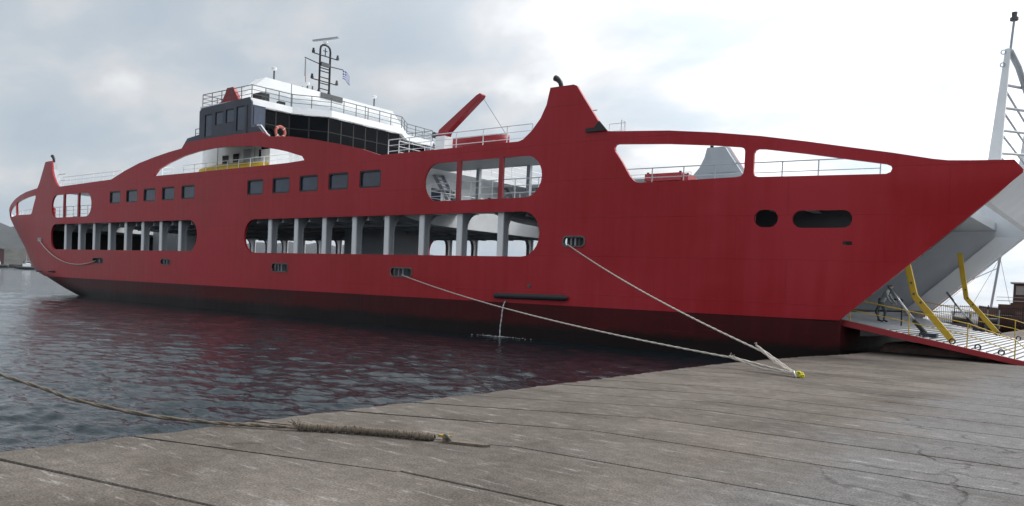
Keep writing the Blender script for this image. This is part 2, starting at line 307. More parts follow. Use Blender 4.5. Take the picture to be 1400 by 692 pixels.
    # hair cracks
    vo = N(t, 'ShaderNodeTexVoronoi', feature='DISTANCE_TO_EDGE'); vo.inputs['Scale'].default_value = .32; nw = N(t, 'ShaderNodeTexNoise'); nw.inputs['Scale'].default_value = 1.3; nw.inputs['Detail'].default_value = 6; L(pos, nw.inputs['Vector'])
    wv = N(t, 'ShaderNodeVectorMath', operation='MULTIPLY_ADD'); L(nw.outputs['Color'], wv.inputs[0]); wv.inputs[1].default_value = (1.6, 1.6, 0); L(pos, wv.inputs[2]); L(wv.outputs[0], vo.inputs['Vector'])
    cr = N(t, 'ShaderNodeMapRange'); L(vo.outputs['Distance'], cr.inputs[0]); cr.inputs[1].default_value = .0; cr.inputs[2].default_value = .009; cr.inputs[3].default_value = .75; cr.inputs[4].default_value = 0
    mk = N(t, 'ShaderNodeMath', operation='MULTIPLY_ADD'); L(mr.outputs[0], mk.inputs[0]); mk.inputs[1].default_value = .42; L(r3.outputs[0], mk.inputs[2])
    cm = N(t, 'ShaderNodeMath', operation='MULTIPLY'); L(cr.outputs[0], cm.inputs[0]); L(mk.outputs[0], cm.inputs[1])
    cm2 = N(t, 'ShaderNodeMath', operation='MULTIPLY'); L(cm.outputs[0], cm2.inputs[0]); cm2.inputs[1].default_value = 2.
    m6 = N(t, 'ShaderNodeMix', data_type='RGBA'); L(cm2.outputs[0], m6.inputs[0]); L(sc.outputs[0], m6.inputs[6]); m6.inputs[7].default_value = (.03, .026, .024, 1)
    L(m6.outputs[2], b.inputs['Base Color']); b.inputs['Roughness'].default_value = .88; b.inputs['Specular IOR Level'].default_value = .25
    hs = N(t, 'ShaderNodeMath', operation='MULTIPLY_ADD'); L(n2.outputs[0], hs.inputs[0]); hs.inputs[1].default_value = .8; L(n4.outputs[0], hs.inputs[2])
    bp = N(t, 'ShaderNodeBump'); bp.inputs['Strength'].default_value = .5; bp.inputs['Distance'].default_value = .02; L(hs.outputs[0], bp.inputs['Height']); L(bp.outputs[0], b.inputs['Normal'])
    MATS[name] = m; return m
CONC = concrete('quay_concrete', (.088, .075, .063), (.180, .157, .137), (.158, .154, .152))
JOINT = mat('joint_dirt', (.022, .018, .016), .95, var=.4, scale=8)
def XE(y): return float(np.interp(y, [-60, 24, 30, 33, 36, 60], [-10.35, -10.30, -9.75, -9.15, -8.95, -8.95]))
def build_quay():
    b = MB()
    ys = list(np.arange(-60, 110.1, 2.0)); n = len(ys)
    V = []; F = []
    for y in ys:
        x = XE(y) + .10
        V += [(x, y, -.07), (x - .02, y, -3.), (240, y, -.07)]
    for i in range(n - 1):
        a = 3 * i; c = a + 3; F += [(a, a + 2, c + 2, c), (a + 1, a, c, c + 1)]
    q = raw('quay', V, F, JOINT); tag(q, 'weathered concrete quay with long joints along the water', 'quay', kind='structure')
    # far apron: one sheet of concrete
    o = raw('apron', [(-6.62, 60.02, 0), (240, 60.02, 0), (240, 108, 0), (-8.7, 108, 0), (-8.7, 60.02, 0)], [(0, 1, 2, 3, 4)], CONC, q); tag(o, kind='stuff')
    o = raw('apron', [(3.02, -60, 0), (240, -60, 0), (240, 60, 0), (3.02, 60, 0)], [(0, 1, 2, 3)], CONC, q); tag(o, kind='stuff')
    # joints: where they leave the edge (y0) and where they reach the inner row (y1)
    y0 = [-9, -6.6, -4.6, -2.4, -.6, 1.4, 3.4, 5.15, 6.95, 8.65, 10.25, 11.75]; y1 = [-9, -6.4, -4.2, -2.0, .1, 2.2, 4.2, 6.4, 8.55, 10.45, 12.3, 14.0]
    while y0[-1] < 58: y0.append(y0[-1] + random.uniform(1.35, 1.75)); y1.append(max(y1[-1] + 1.3, y0[-1] + 2.1 + random.uniform(-.15, .15)))
    XI = -6.6
    for i in range(len(y0) - 1):
        g = random.uniform(.019, .034) ; dz = 0
        a0, a1, b0, b1 = y0[i] + g, y0[i + 1] - g, y1[i] + g * .55, y1[i + 1] - g * .55
        k = 9; edge = []
        for j in range(k + 1):
            y = a0 + (a1 - a0) * j / k; edge.append((XE(y) + random.uniform(-.06, .05), y))
        poly = edge + [(XI, b1), (XI, b0)]
        m = MB(); n = len(poly)
        cx = sum(p[0] for p in poly) / n; cy = sum(p[1] for p in poly) / n
        inn = [(p[0] + (.03 if q_ <= k else 0), p[1] + (.012 if p[1] < cy else -.012)) for q_, p in enumerate(poly)]
        V = [(p[0], p[1], -1.4) for p in poly] + [(p[0], p[1], dz - .022) for p in poly] + [(p[0], p[1], dz) for p in inn]
        F = [tuple(range(2 * n, 3 * n))[::-1]] + [(i_, n + i_, n + (i_ + 1) % n, (i_ + 1) % n) for i_ in range(n)] + [(n + i_, 2 * n + i_, 2 * n + (i_ + 1) % n, n + (i_ + 1) % n) for i_ in range(n)]
        recalc(raw('edge_slab', V, F, CONC, q))
    # inner rows: long slabs whose joints start beside the ends of the outer ones
    rows = [(XI + .001, 3.0)]
    for ri, (xa, xb) in enumerate(rows):
        ys = y1 if ri == 0 else [y1[j] + random.uniform(-.3, .3) for j in range(0, len(y1), 2)]
        for i in range(len(ys) - 1):
            g = (random.choice([.010, .014, .019, .026]) if ri == 0 else .0035); dz = 0
            sk = .09; a, c = ys[i] + g + .03, ys[i + 1] - g + .03
            dx = random.uniform(0, .35) * (ri == 0)
            poly = [(xa + 0, a), (xb, a + sk * (xb - xa)), (xb, c + sk * (xb - xa)), (xa, c)]
            inn = [(poly[0][0], poly[0][1] + .008), (poly[1][0], poly[1][1] + .008), (poly[2][0], poly[2][1] - .008), (poly[3][0], poly[3][1] - .008)]
            V = [(*p, -.5) for p in poly] + [(*p, dz - .012) for p in poly] + [(*p, dz) for p in inn]; n = 4
            F = [tuple(range(8, 12))[::-1]] + [(i_, n + i_, n + (i_ + 1) % n, (i_ + 1) % n) for i_ in range(n)] + [(n + i_, 2 * n + i_, 2 * n + (i_ + 1) % n, n + (i_ + 1) % n) for i_ in range(n)]
            recalc(raw('inner_slab', V, F, CONC, q))
    return q
quay = build_quay()

# ================================================================== the ferry
YC, Y0, NEXP, XM = 42.9, 33.3, 2.6, -54.25
ZT = [-2, -.6, 0, .7, 1.3, 1.5, 2.3, 4.1, 5.6, 7.2, 8.5, 11]; XT = [-82, -85, -88.5, -91.5, -95, -96.3, -98.25, -101, -103.75, -106.5, -107.25, -107.5]
def Xend(z): return float(np.interp(z, ZT, XT))
def Xst(z): return float(np.interp(z, [-.6, 1.3], [-72, -80]))
LS = 26.
def u_of(X, z):                       # length parameter along the side, straight amidships, round the stern
    xs = Xst(z)
    if X >= xs: return -80 + (X - xs) * (80 - 26.) / (-26. - xs) if X < -26 else X
    t = min(1, (xs - X) / (xs - Xend(z))); return -80 - LS * math.asin(min(1, t ** (NEXP / 2))) / (math.pi / 2)
def P_of(u, z):
    xs = Xst(z)
    if u >= -80:
        X = u if u > -26 else xs + (u + 80) * (-26. - xs) / 54.
        Y = Y0 + ((1.75 / 22.5 ** 2 + .075 / 256 * max(0, 7.2 - z)) * (X + 26) ** 2 if X > -26 else 0)
        return X, Y
    th = min(math.pi / 2, (-80 - u) / LS * math.pi / 2)
    return xs - (xs - Xend(z)) * math.sin(th) ** (2 / NEXP), Y0 + (YC - Y0) * (1 - max(0, math.cos(th)) ** (2 / NEXP))
def sideY(X, z): return P_of(u_of(X, z), z)[1]
def zboot(X): return 1.1 + .0028 * (X + 82)
ferry = empty('ferry', (XM, YC, ZW))
tag(ferry, 'long red double-ended car ferry with white decks and dark bridge, moored at the quay', 'ferry')
FO = Vector((XM, YC, ZW))
def fpart(o):                          # parts are modelled in place and then hung under the ferry
    return o
class FMB(MB):
    def build(s, name, m, parent=None, smooth=False):
        o = MB.build(s, name, m, None, smooth); adopt(o, parent or ferry); return o
def adopt(o, p):
    o.parent = p; q = p; off = Vector((0, 0, 0))
    while q is not None: off += q.location; q = q.parent
    o.location = -off + o.location
    return o
def frail(name, *a, **k):
    o = rail(name, a[0], a[1], None, a[2], **k); adopt(o, ferry); return o

# --- outline of one side, (X, z)
BOWTOP = [(-26.24, 9.80), (-25.94, 9.88), (-25.38, 10.29), (-24.84, 10.89), (-24.5, 11.54), (-24.3, 12.40), (-22.88, 12.40), (-22.69, 12.32), (-22.22, 11.64), (-21.31, 10.38), (-20.8, 9.90),
    (-20.5, 9.87), (-17.57, 9.68), (-15.36, 9.43), (-13.29, 9.13), (-11.36, 8.78), (-9.55, 8.42), (-8.08, 8.14), (-7.24, 7.96), (-6.63, 7.83), (-6.1, 7.75), (-5.3, 7.72), (-3.95, 7.69), (-3.64, 7.31)]
RAKE = [(-3.66, 7.19), (-9.80, 1.33)]
ARCHTOP = [(-71.75, 9.98), (-69.35, 10.6), (-66.77, 11.13), (-64.33, 11.46), (-61.99, 11.72), (-60.1, 11.87), (-59.26, 12.28), (-56.79, 12.36), (-53.59, 12.36), (-50.96, 12.34), (-49.49, 12.31), (-48.48, 11.88), (-46.13, 11.69), (-43.5, 11.28), (-41.03, 10.81), (-38.68, 10.31), (-36.9, 9.80)]
mir = lambda pts: [(2 * XM - x, z) for x, z in pts]
def densify(pts, step=.6, closed=False):
    out = []; n = len(pts)
    for i in range(n if closed else n - 1):
        a = np.array(pts[i], float); b = np.array(pts[(i + 1) % n], float); k = max(1, int(np.hypot(*(b - a)) / step))
        out += [tuple(a + (b - a) * j / k) for j in range(k)]
    if not closed: out.append(tuple(pts[-1]))
    return out
def rrect(x0, x1, z0, z1, r, k=6, rr=None):
    rl, rh = r if isinstance(r, tuple) else (r, r)
    pts = []
    for cx, cz, a0, rad in ((x1 - rh, z0 + rh, -90, rh), (x1 - rh, z1 - rh, 0, rh), (x0 + rl, z1 - rl, 90, rl), (x0 + rl, z0 + rl, 180, rl)):
        for j in range(k + 1):
            a = R(a0 + 90 * j / k); pts.append((cx + rad * math.cos(a), cz + rad * math.sin(a)))
    return pts
H5 = [(-20.19, 9.23), (-17.55, 9.07), (-15.33, 8.85), (-14.13, 8.7), (-13.98, 8.62), (-13.94, 8.51), (-13.94, 7.71), (-13.98, 7.52), (-14.09, 7.42), (-14.3, 7.39), (-16.33, 7.35), (-18.85, 7.31), (-19.08, 7.34), (-19.23, 7.41), (-19.48, 7.65), (-19.95, 8.38), (-20.34, 8.9), (-20.38, 9.08), (-20.32, 9.19)]
H6 = [(-13.54, 8.39), (-13.48, 8.52), (-13.36, 8.57), (-13.07, 8.55), (-11.33, 8.26), (-9.52, 7.92), (-8.25, 7.69), (-8.08, 7.61), (-8.04, 7.5), (-8.09, 7.37), (-8.25, 7.30), (-11.29, 7.33), (-13.3, 7.36), (-13.48, 7.41), (-13.54, 7.55)]
H9 = [(-64.29, 9.9), (-63.55, 10.41), (-61.94, 10.83), (-59.74, 11.24), (-57.58, 11.47), (-55.52, 11.57), (-53.54, 11.56), (-51.64, 11.45), (-49.8, 11.29), (-48.03, 11.01), (-46.31, 10.66), (-44.66, 10.24), (-44.41, 9.96), (-46.18, 9.89)]
H9 = H9 + [(-49.7, 9.88), (-57.5, 9.88)]
H2 = rrect(-83.95, -57.45, 3.77, 6.2, (1.05, 1.15)); H3 = rrect(-51.1, -24.6, 3.72, 6.1, (1.15, 1.15))
H4 = rrect(-33.1, -24.6, 6.83, 9.02, (1.07, 1.08)); H1 = mir(H4)[::-1]
H7 = rrect(-13.43, -12.41, 5.18, 5.93, .37); H8 = rrect(-11.82, -9.45, 5.15, 5.88, .36)
WIN = [(-71.9 + 3.0 * k) for k in range(5)] + [(-50.92 + 3.04 * k) for k in range(5)]
WZ = (7.85, 8.93); WW = 1.95
WINH = [rrect(x, x + WW, WZ[0], WZ[1], .14, 3) for x in WIN]
FAIR = [(-74.8, -72.9, 2.62, 3.02), (-62.75, -61.35, 2.68, 3.08), (-47.6, -45.85, 2.46, 2.98), (-35.6, -33.85, 2.45, 2.92), (-23.1, -21.85, 4.30, 4.74), (-9.80, -9.42, 4.44, 4.6)]
FAIRH = [rrect(a, b, c, d, min(.2, (d - c) / 2.1), 4) for a, b, c, d in FAIR]
def side_poly():
    top = BOWTOP + RAKE
    stern = mir(BOWTOP)[::-1]          # from tip forward
    bot = [(x, zboot(x)) for x in (-20, -40, -60, -80, -88, -92, Xend(1.06) + .001)]
    tip = [(Xend(z) + .001, z) for z in (1.4, 2.3, 3.2, 4.1, 5., 5.6, 6.4, 7.0)]
    stern = [p for p in stern if p[0] > -104.4]
    stern = [(Xend(7.55) + .001, 7.6)] + stern
    return [(-9.83, zboot(-9.83))] + bot + tip + stern + ARCHTOP + [(-34.33, 9.8)] + top
def plate(name, W, F, t, mats_, far, nrm=None):
    """gives a sheet its thickness: outer skin, inner skin in a second paint, flat rim of its own"""
    W = np.array(W, float); T = []
    for f in F:
        for k in range(1, len(f) - 1): T.append((f[0], f[k], f[k + 1]))
    T = np.array(T); nr = np.cross(W[T[:, 1]] - W[T[:, 0]], W[T[:, 2]] - W[T[:, 0]])
    if nr[:, 1].sum() * (1 if not far else -1) > 0: T = T[:, ::-1]; nr = -nr
    vn = np.zeros_like(W)
    for k in range(3): np.add.at(vn, T[:, k], nr)
    vn /= np.linalg.norm(vn, axis=1)[:, None] + 1e-9; I = W - vn * t; n = len(W)
    ed = {}
    for f in T.tolist():
        for a, b in ((f[0], f[1]), (f[1], f[2]), (f[2], f[0])): ed[(a, b)] = 1
    V = W.tolist() + I.tolist(); Fc = T.tolist() + (T[:, ::-1] + n).tolist(); mi = [0] * len(T) + [1] * len(T); sm = [True] * (2 * len(T))
    for a, b in ed:
        if (b, a) not in ed:
            k = len(V); V += [W[a], W[b], I[b], I[a]]; Fc.append((k + 1, k, k + 3, k + 2)); mi.append(0); sm.append(False)
    o = raw(name, V, Fc, mats_, None, False, mi); me = o.data; me.polygons.foreach_set('use_smooth', [True] * len(Fc))
    vn = nrm if nrm is not None else vn
    NN = np.zeros((len(V), 3)); NN[:n] = vn; NN[n:2 * n] = -vn
    for k in range(2 * n, len(V), 4):
        a, b, c = (np.array(V[k + q]) for q in (1, 0, 3)); q = np.cross(b - a, c - a); NN[k:k + 4] = q / (np.linalg.norm(q) + 1e-9)
    me.normals_split_custom_set_from_vertices([tuple(map(float, q)) for q in NN]); return o
def build_side(far=False):
    outer = densify([(u_of(x, z), z) for x, z in densify(side_poly(), .5)][:], .7, True)
    holes = [H1, H2, H3, H4, H5, H6, mir(H5)[::-1], mir(H6)[::-1], H9] + ([] if far else [H7, H8] + WINH + FAIRH)
    loops = [outer] + [densify([(u_of(x, z), z) for x, z in h], .6, True) for h in holes]
    V = []; E = []
    for lp in loops:
        b = len(V); n = len(lp); V += lp; E += [(b + i, b + (i + 1) % n) for i in range(n)]
    us = list(np.arange(-79, -27, 2.0)) + list(np.arange(-27, -4, .62)) + list(np.arange(-105.6, -79, .45)); nb = len(V)
    Lx = [np.array(l) for l in loops]
    def inside(lp, p):
        x, y = p; a = lp; b = np.roll(lp, -1, 0); c = (a[:, 1] > y) != (b[:, 1] > y)
        with np.errstate(divide='ignore', invalid='ignore'): t = a[:, 0] + (y - a[:, 1]) / (b[:, 1] - a[:, 1]) * (b[:, 0] - a[:, 0])
        return bool((c & (x < t)).sum() % 2)
    bnd = np.array(V)
    for u in us:
        for z in np.arange(1.7, 12.4, .7 if u < -79 else (.62 if u > -27.1 else 1.2)):
            p = (u + (0 if u < -79 else .3 * ((int(z * 10)) % 3)), float(z))
            if np.min(np.abs(bnd[:, 0] - p[0]) + np.abs(bnd[:, 1] - p[1])) > .3 and inside(Lx[0], p) and not any(inside(l, p) for l in Lx[1:]): V.append(p)
    ov, oe, of, *_ = delaunay_2d_cdt([Vector(p) for p in V], E, [], 0, 1e-5)
    F = []
    for f in of:
        c = sum((ov[i] for i in f), Vector((0, 0))) / len(f); c = (c.x, c.y)
        if inside(Lx[0], c) and not any(inside(l, c) for l in Lx[1:]): F.append(tuple(f) if not far else tuple(f))
    W = []
    for p in ov:
        X, Y = P_of(p.x, p.y)
        W.append((X, 2 * YC - Y if far else Y, p.y))
    if far: F = [f[::-1] for f in F]
    NV = []
    for p in ov:
        e = .02; X1, Y1 = P_of(p.x + e, p.y); X0, Y0_ = P_of(p.x - e, p.y); Xu, Yu = P_of(p.x, p.y + e); Xd, Yd = P_of(p.x, p.y - e)
        q = np.cross((X1 - X0, Y1 - Y0_, 0), (Xu - Xd, Yu - Yd, 2 * e)); q = q / (np.linalg.norm(q) + 1e-12)
        NV.append((q[0], -q[1] if far else q[1], q[2]))
    o = plate('hull_side', W, F, .16, [RED, INNER], far, np.array(NV))
    adopt(o, ferry); return o
side_near = build_side(False); side_far = build_side(True)

def build_bottom():
    zs = [1.0, .7, .35, 0, -.35, -.6, -1.2, -2.0]; us = list(np.linspace(-106, -80, 46)) + list(np.arange(-77, -12, 3.)) + [-12., -10.9, -10.3, -10.0, -9.84]
    V = []; F = []; n = len(us)
    for zi, z in enumerate(zs):
        for u in us:
            X, Y = P_of(u, z)
            zz = z if zi else zboot(max(-95, X)) - .002
            if u > -12: Y += .30 * ((u + 12) / 2.3) ** 3
            V.append((X, Y, zz))
    k = len(V); V += [(x, 2 * YC - y, z) for x, y, z in V]
    for i in range(len(zs) - 1):
        for j in range(n - 1):
            a, b, c, d = i * n + j, i * n + j + 1, (i + 1) * n + j + 1, (i + 1) * n + j
            F.append((a, d, c, b)); F.append((k + a, k + b, k + c, k + d))
    for i in range(len(zs) - 1):          # bow plate below the ramp
        a, d = i * n + n - 1, (i + 1) * n + n - 1; F.append((a, d, k + d, k + a))
    o = raw('hull_bottom', V, F, BOT, None, True); o.data.set_sharp_from_angle(angle=R(40)); adopt(o, ferry)
    # closed underside of the stern overhang, between the boot line and the red plating
    return o
build_bottom()

# --- windows of the lounge: rebated dark frame with a pane
for x in WIN:
    b = FMB(); o_, i_ = rrect(x - .01, x + WW + .01, WZ[0] - .01, WZ[1] + .01, .15, 3), rrect(x + .1, x + WW - .1, WZ[0] + .1, WZ[1] - .1, .1, 3); n = len(o_)
    V = [(p[0], Y0 + .03, p[1]) for p in o_] + [(p[0], Y0 + .03, p[1]) for p in i_] + [(p[0], Y0 + .13, p[1]) for p in i_]
    b.add(V, [(i, (i + 1) % n, n + (i + 1) % n, n + i) for i in range(n)] + [(n + i, n + (i + 1) % n, 2 * n + (i + 1) % n, 2 * n + i) for i in range(n)])
    w = b.build('window', BLACK)
    p = FMB(); p.prism(rrect(x + .08, x + WW - .08, WZ[0] + .08, WZ[1] - .08, .1, 3), Y0 + .12, Y0 + .14); adopt(MB.build(p, 'pane', BGLASS, None), w)

# --- frame pillars with curved brackets, each side
def pillar_mesh():
    b = MB()
    web = [(0, 0), (.45, 0), (.45, 1.70)] + [(.45 + .95 * (1 - math.cos(R(a))), 1.70 + .95 * math.sin(R(a))) for a in (15, 30, 45, 60, 75, 90)] + [(0, 2.65)]
    b.prism(web, -.05, .05, 'x', 1)
    b.box(-.19, .19, -.05, .03, 0, 2.65)                       # outer flange
    fl = web[1:-1]
    for a, c in zip(fl[:-1], fl[1:]):
        b.add([(-.16, a[0], a[1]), (.16, a[0], a[1]), (.16, c[0], c[1]), (-.16, c[0], c[1]), (-.16, a[0] + .04, a[1] - .01), (.16, a[0] + .04, a[1] - .01), (.16, c[0] + .04, c[1] - .04), (-.16, c[0] + .04, c[1] - .04)],
              [(0, 3, 2, 1), (4, 5, 6, 7), (0, 1, 5, 4), (1, 2, 6, 5), (2, 3, 7, 6), (3, 0, 4, 7)], 1)
    o = b.build('frame_pillar', [WHITE, LGREY]); return o
pm = pillar_mesh(); pdata = pm.data; bpy.data.objects.remove(pm)
PX = [-81.12 + 2.97 * k for k in range(8)] + [-48.3 + 2.99 * k for k in range(8)]
for far in (0, 1):
    for x in PX + ([-54.2, -57.2, -51.3] if far else []):
        o = bpy.data.objects.new('frame_pillar', pdata); COL.objects.link(o)
        o.location = (x, (2 * YC - Y0 - .24) if far else Y0 + .24, 3.55); o.rotation_euler = (0, 0, math.pi if far else 0); adopt(o, ferry)
# red posts in the gallery openings, each side
for x in (-30.42, -27.35, 2 * XM + 30.42, 2 * XM + 27.35):
    for yy in (Y0 - .004, 2 * YC - Y0 - .156):
        FMB().box(x - .14, x + .14, yy, yy + .16, 6.7, 9.15).build('opening_post', REDP)

# --- decks
def deck(name, x0, x1, z0, z1, m, y0=None, y1=None):
    b = FMB(); xs = np.linspace(x0, x1, max(2, int(abs(x1 - x0) / 2.5)))
    zq = (z0 + z1) / 2
    near = [(x, (sideY(x, zq) + .24) if y0 is None else y0) for x in xs]; farl = [(x, (2 * YC - sideY(x, zq) - .24) if y1 is None else y1) for x in xs]
    b.prism(near + farl[::-1], z0, z1, 'z'); return recalc(b.build(name, m))
deck('car_deck', -96, -10.4, 1.30, 1.62, DGREY)
deck('upper_deck', -73, -35.35, 6.22, 6.5, LGREY)
deck('stern_deck', -102.5, -80.2, 6.22, 6.6, GREY)
deck('bow_deck', -28.3, -6.4, 6.30, 6.72, LGREY)
deck('sun_deck', -72.6, -36.0, 9.42, 9.7, WHITE)
for a, c in ((Y0 + .24, 38.5), (2 * YC - 38.5, 2 * YC - Y0 - .24)):
    deck('gallery_deck', -35.3, -28.32, 6.62, 6.8, LGREY, a, c)
    deck('gallery_deck', -80.15, -73.02, 6.62, 6.8, LGREY, a, c)
    deck('gallery_roof', -35.95, -23.2, 9.44, 9.68, GREY, a, c)
    deck('gallery_roof', -85.2, -72.65, 9.44, 9.68, GREY, a, c)
    for x in (-33.2, -29.2, -25.2, -75.3, -79.3, -83.3):
        yq = c - .35 if a < YC else a + .15
        FMB().box(x - .12, x + .12, yq, yq + .24, 6.8, 9.44).build('gallery_post', LGREY)
# beams under the decks
bb = MB(); bb.box(-.06, .06, -9.2, 9.2, -.32, 0); bb.box(-.14, .14, -9.2, 9.2, -.36, -.32); bm_ = bb.build('deck_beam', LGREY); bd = bm_.data; bpy.data.objects.remove(bm_)
for k in range(26):
    x = -72.2 + 1.475 * k
    if x > -35.6: continue
    o = bpy.data.objects.new('deck_beam', bd); COL.objects.link(o); o.location = (x, YC, 6.22); adopt(o, ferry)
for k in range(12):
    o = bpy.data.objects.new('deck_beam', bd); COL.objects.link(o); o.location = (-27.6 + 1.475 * k, YC, 6.30); o.scale = (1, .95 - .004 * k, 1); adopt(o, ferry)
for k in range(8):
    o = bpy.data.objects.new('deck_beam', bd); COL.objects.link(o); o.location = (-81 - 1.475 * k, YC, 6.22); o.scale = (1, .94 - .02 * k, 1); adopt(o, ferry)
for yy in (36.5, 39.5, 42.9, 46.3, 49.3):
    FMB().box(-72.9, -35.5, yy - .08, yy + .08, 5.72, 6.215).build('deck_girder', LGREY)
    for k in range(9): FMB().box(-70.5 + 4.2 * k, -69.0 + 4.2 * k, yy + .9, yy + 1.02, 5.80, 5.85).build('deck_light', WHITE)
# centre casing on the car deck
FMB().box(-49.6, -44.2, 41.3, 44.5, 1.62, 6.2).build('centre_casing', LGREY)
FMB().box(-79.5, -71.5, 41.3, 44.5, 1.62, 6.2).build('centre_casing', LGREY)
FMB().box(-47.2, -46.2, 41.18, 41.28, 1.65, 3.9).build('casing_door', DGREY)
# stern gate, closed
FMB().box(-90.6, -90.4, 35.0, 50.8, 1.62, 6.2).build('stern_gate', BLACK)

# --- front of the passenger block: curved white apron over the car deck, wall, windows, rails
def apron(x, flip, z_hi=6.98):
    b = FMB(); ys = np.linspace(Y0 + .5, 2 * YC - Y0 - .5, 40); V = []; F = []
    for y in ys:
        t = (y - YC) / 9.1; lo = 5.74 + .45 * abs(t) ** 6.0; bulge = .16 * (1 - t * t) * flip
        V += [(x + bulge, y, lo), (x + bulge * 1.2, y, z_hi), (x + bulge - .12 * flip, y, lo), (x + bulge * 1.2 - .12 * flip, y, z_hi)]
    for i in range(len(ys) - 1):
        a = 4 * i; c = a + 4; F += [(a, c, c + 1, a + 1), (a + 2, a + 3, c + 3, c + 2), (a, a + 2, c + 2, c), (a + 1, c + 1, c + 3, a + 3)]
    b.add(V, F); o = b.build('deck_apron', WHITE, None, True); o.data.set_sharp_from_angle(angle=R(40)); return recalc(o)
apron(-35.25, 1); apron(-80.1, 1); apron(-73.1, -1); apron(-28.35, -1)
def wall_x(name, x, y0, y1, z0, z1, t=.1, m=WHITE): return FMB().box(x - t, x, y0, y1, z0, z1).build(name, m)
def window_x(x, y, z, w, h, parent=None):
    f = FMB(); f.box(x, x + .04, y - .06, y + w + .06, z - .06, z + h + .06); fo = f.build('window', DGREY)
    p = MB(); p.box(x + .041, x + .055, y, y + w, z, z + h); adopt(p.build('pane', BGLASS), fo)
wall_x('front_wall', -38.2, Y0 + .3, 2 * YC - Y0 - .3, 6.5, 9.42); wall_x('front_wall', -72.5, Y0 + .3, 2 * YC - Y0 - .3, 6.5, 9.42)
for y in (39.2, 40.6, 45.2, 46.6, 49.5): window_x(-38.195, y, 7.7, .8, .8)
for y in (36.9, 43.2, 48.3):
    d = FMB().box(-38.195, -38.14, y, y + .85, 6.52, 8.5).build('door', LGREY); MB_ = MB().box(-38.139, -38.12, y + .25, y + .6, 7.7, 8.2); adopt(MB_.build('pane', BGLASS), d)
frail('front_rail', [(-35.3 + .6 * (1 - ((y - YC) / 9.1) ** 2), y, 6.98) for y in np.linspace(34, 51.8, 13)], .85, WHITE, bars=2)
frail('front_rail', [(-36.05, y, 9.7) for y in np.linspace(34, 51.8, 9)], 1.0, WHITE)
for s in (0, 1):                                             # stairs from gallery to sun deck
    y = 39.4 if not s else 2 * YC - 39.4
    b = FMB(); b.bar((-37.9, y - .4, 9.5), (-35.9, y - .4, 6.9), .06, .25); b.bar((-37.9, y + .4, 9.5), (-35.9, y + .4, 6.9), .06, .25)
    for k in range(11): b.box(-37.85 + .19 * k, -37.6 + .19 * k, y - .38, y + .38, 9.3 - .24 * k, 9.34 - .24 * k)
    b.build('stairs', LGREY)
# louvre boxes and rows of seats behind the gallery rails
for k in range(4):
    FMB().box(-34.6 + 2.1 * k, -33.2 + 2.1 * k, 49.9, 51.2, 6.8, 7.75 + .1 * (k % 2)).build('vent_box', LGREY)
for k in range(3): FMB().box(-83 + 2.6 * k, -81.4 + 2.6 * k, 49.9, 51.2, 6.8, 7.7).build('vent_box', LGREY)
for yy in (38.45, 2 * YC - 38.45):
    frail('gallery_rail', [(-34.8, yy, 6.8), (-28.4, yy, 6.8)], 1.05, WHITE); frail('gallery_rail', [(-80.1, yy, 6.8), (-73.2, yy, 6.8)], 1.05, WHITE)
for yy in (Y0 + .4, 2 * YC - Y0 - .4):
    frail('gallery_rail', [(-34.5, yy, 6.8), (-23.5, yy, 6.8)], 1.1, WHITE); frail('gallery_rail', [(-84.5, yy, 6.8), (-74., yy, 6.8)], 1.1, WHITE)

# --- bow front above the ramp: raked fascia, hinged flange
b = FMB()
def rkx(z): return -9.80 + (z - 1.33) * (6.14 / 5.86)
for z0, z1, off in ((6.2, 7.25, -.06),):
    V = []; yn = lambda z: sideY(rkx(z), z) + .17
    V = [(rkx(z0) + off, yn(z0), z0), (rkx(z1) + off, yn(z1), z1), (rkx(z1) + off, 2 * YC - yn(z1), z1), (rkx(z0) + off, 2 * YC - yn(z0), z0)]
    V += [(x - .3, y, z) for x, y, z in V]; b.add(V, [(0, 3, 2, 1), (4, 5, 6, 7), (0, 1, 5, 4), (1, 2, 6, 5), (2, 3, 7, 6), (3, 0, 4, 7)])
recalc(b.build('bow_fascia', INNER))
for s in (0, 1):                                             # inner flange along the rake on both sides
    f = FMB(); V = []
    for z, inn in ((1.7, 0), (5.93, 0), (5.93, 1), (1.7, 1)):
        y = sideY(rkx(z), z) + .165; V.append((rkx(z) - .10 - 1.25 * inn, y, z))
    V += [(x, y + .22, z) for x, y, z in V]
    if s: V = [(x, 2 * YC - y, z) for x, y, z in V]
    f.add(V, [(0, 3, 2, 1), (4, 5, 6, 7), (0, 1, 5, 4), (1, 2, 6, 5), (2, 3, 7, 6), (3, 0, 4, 7)]); recalc(f.build('bow_flange', INNER))
FMB().box(-11, -10.85, 35.3, 50.5, 1.62, 6.3).box(-10.84, -10.8, 40, 45.8, 1.62, 5.6, 1).build('bow_bulkhead', [GREY, DGREY]) if False else None
# deck edge by the bow: bulwark top cap and winch house
FMB().prism([(-9.6, 6.72), (-8.6, 6.72), (-7.6, 8.1), (-8.6, 8.5)], 46.3, 47.3).build('winch_house', LGREY)

FMB().box(-14.2, -8.9, 36.1, 36.3, 4.6, 6.29).build('dark_backing', DGREY)  # dark plate added behind the bow openings, stands in for the shade inside
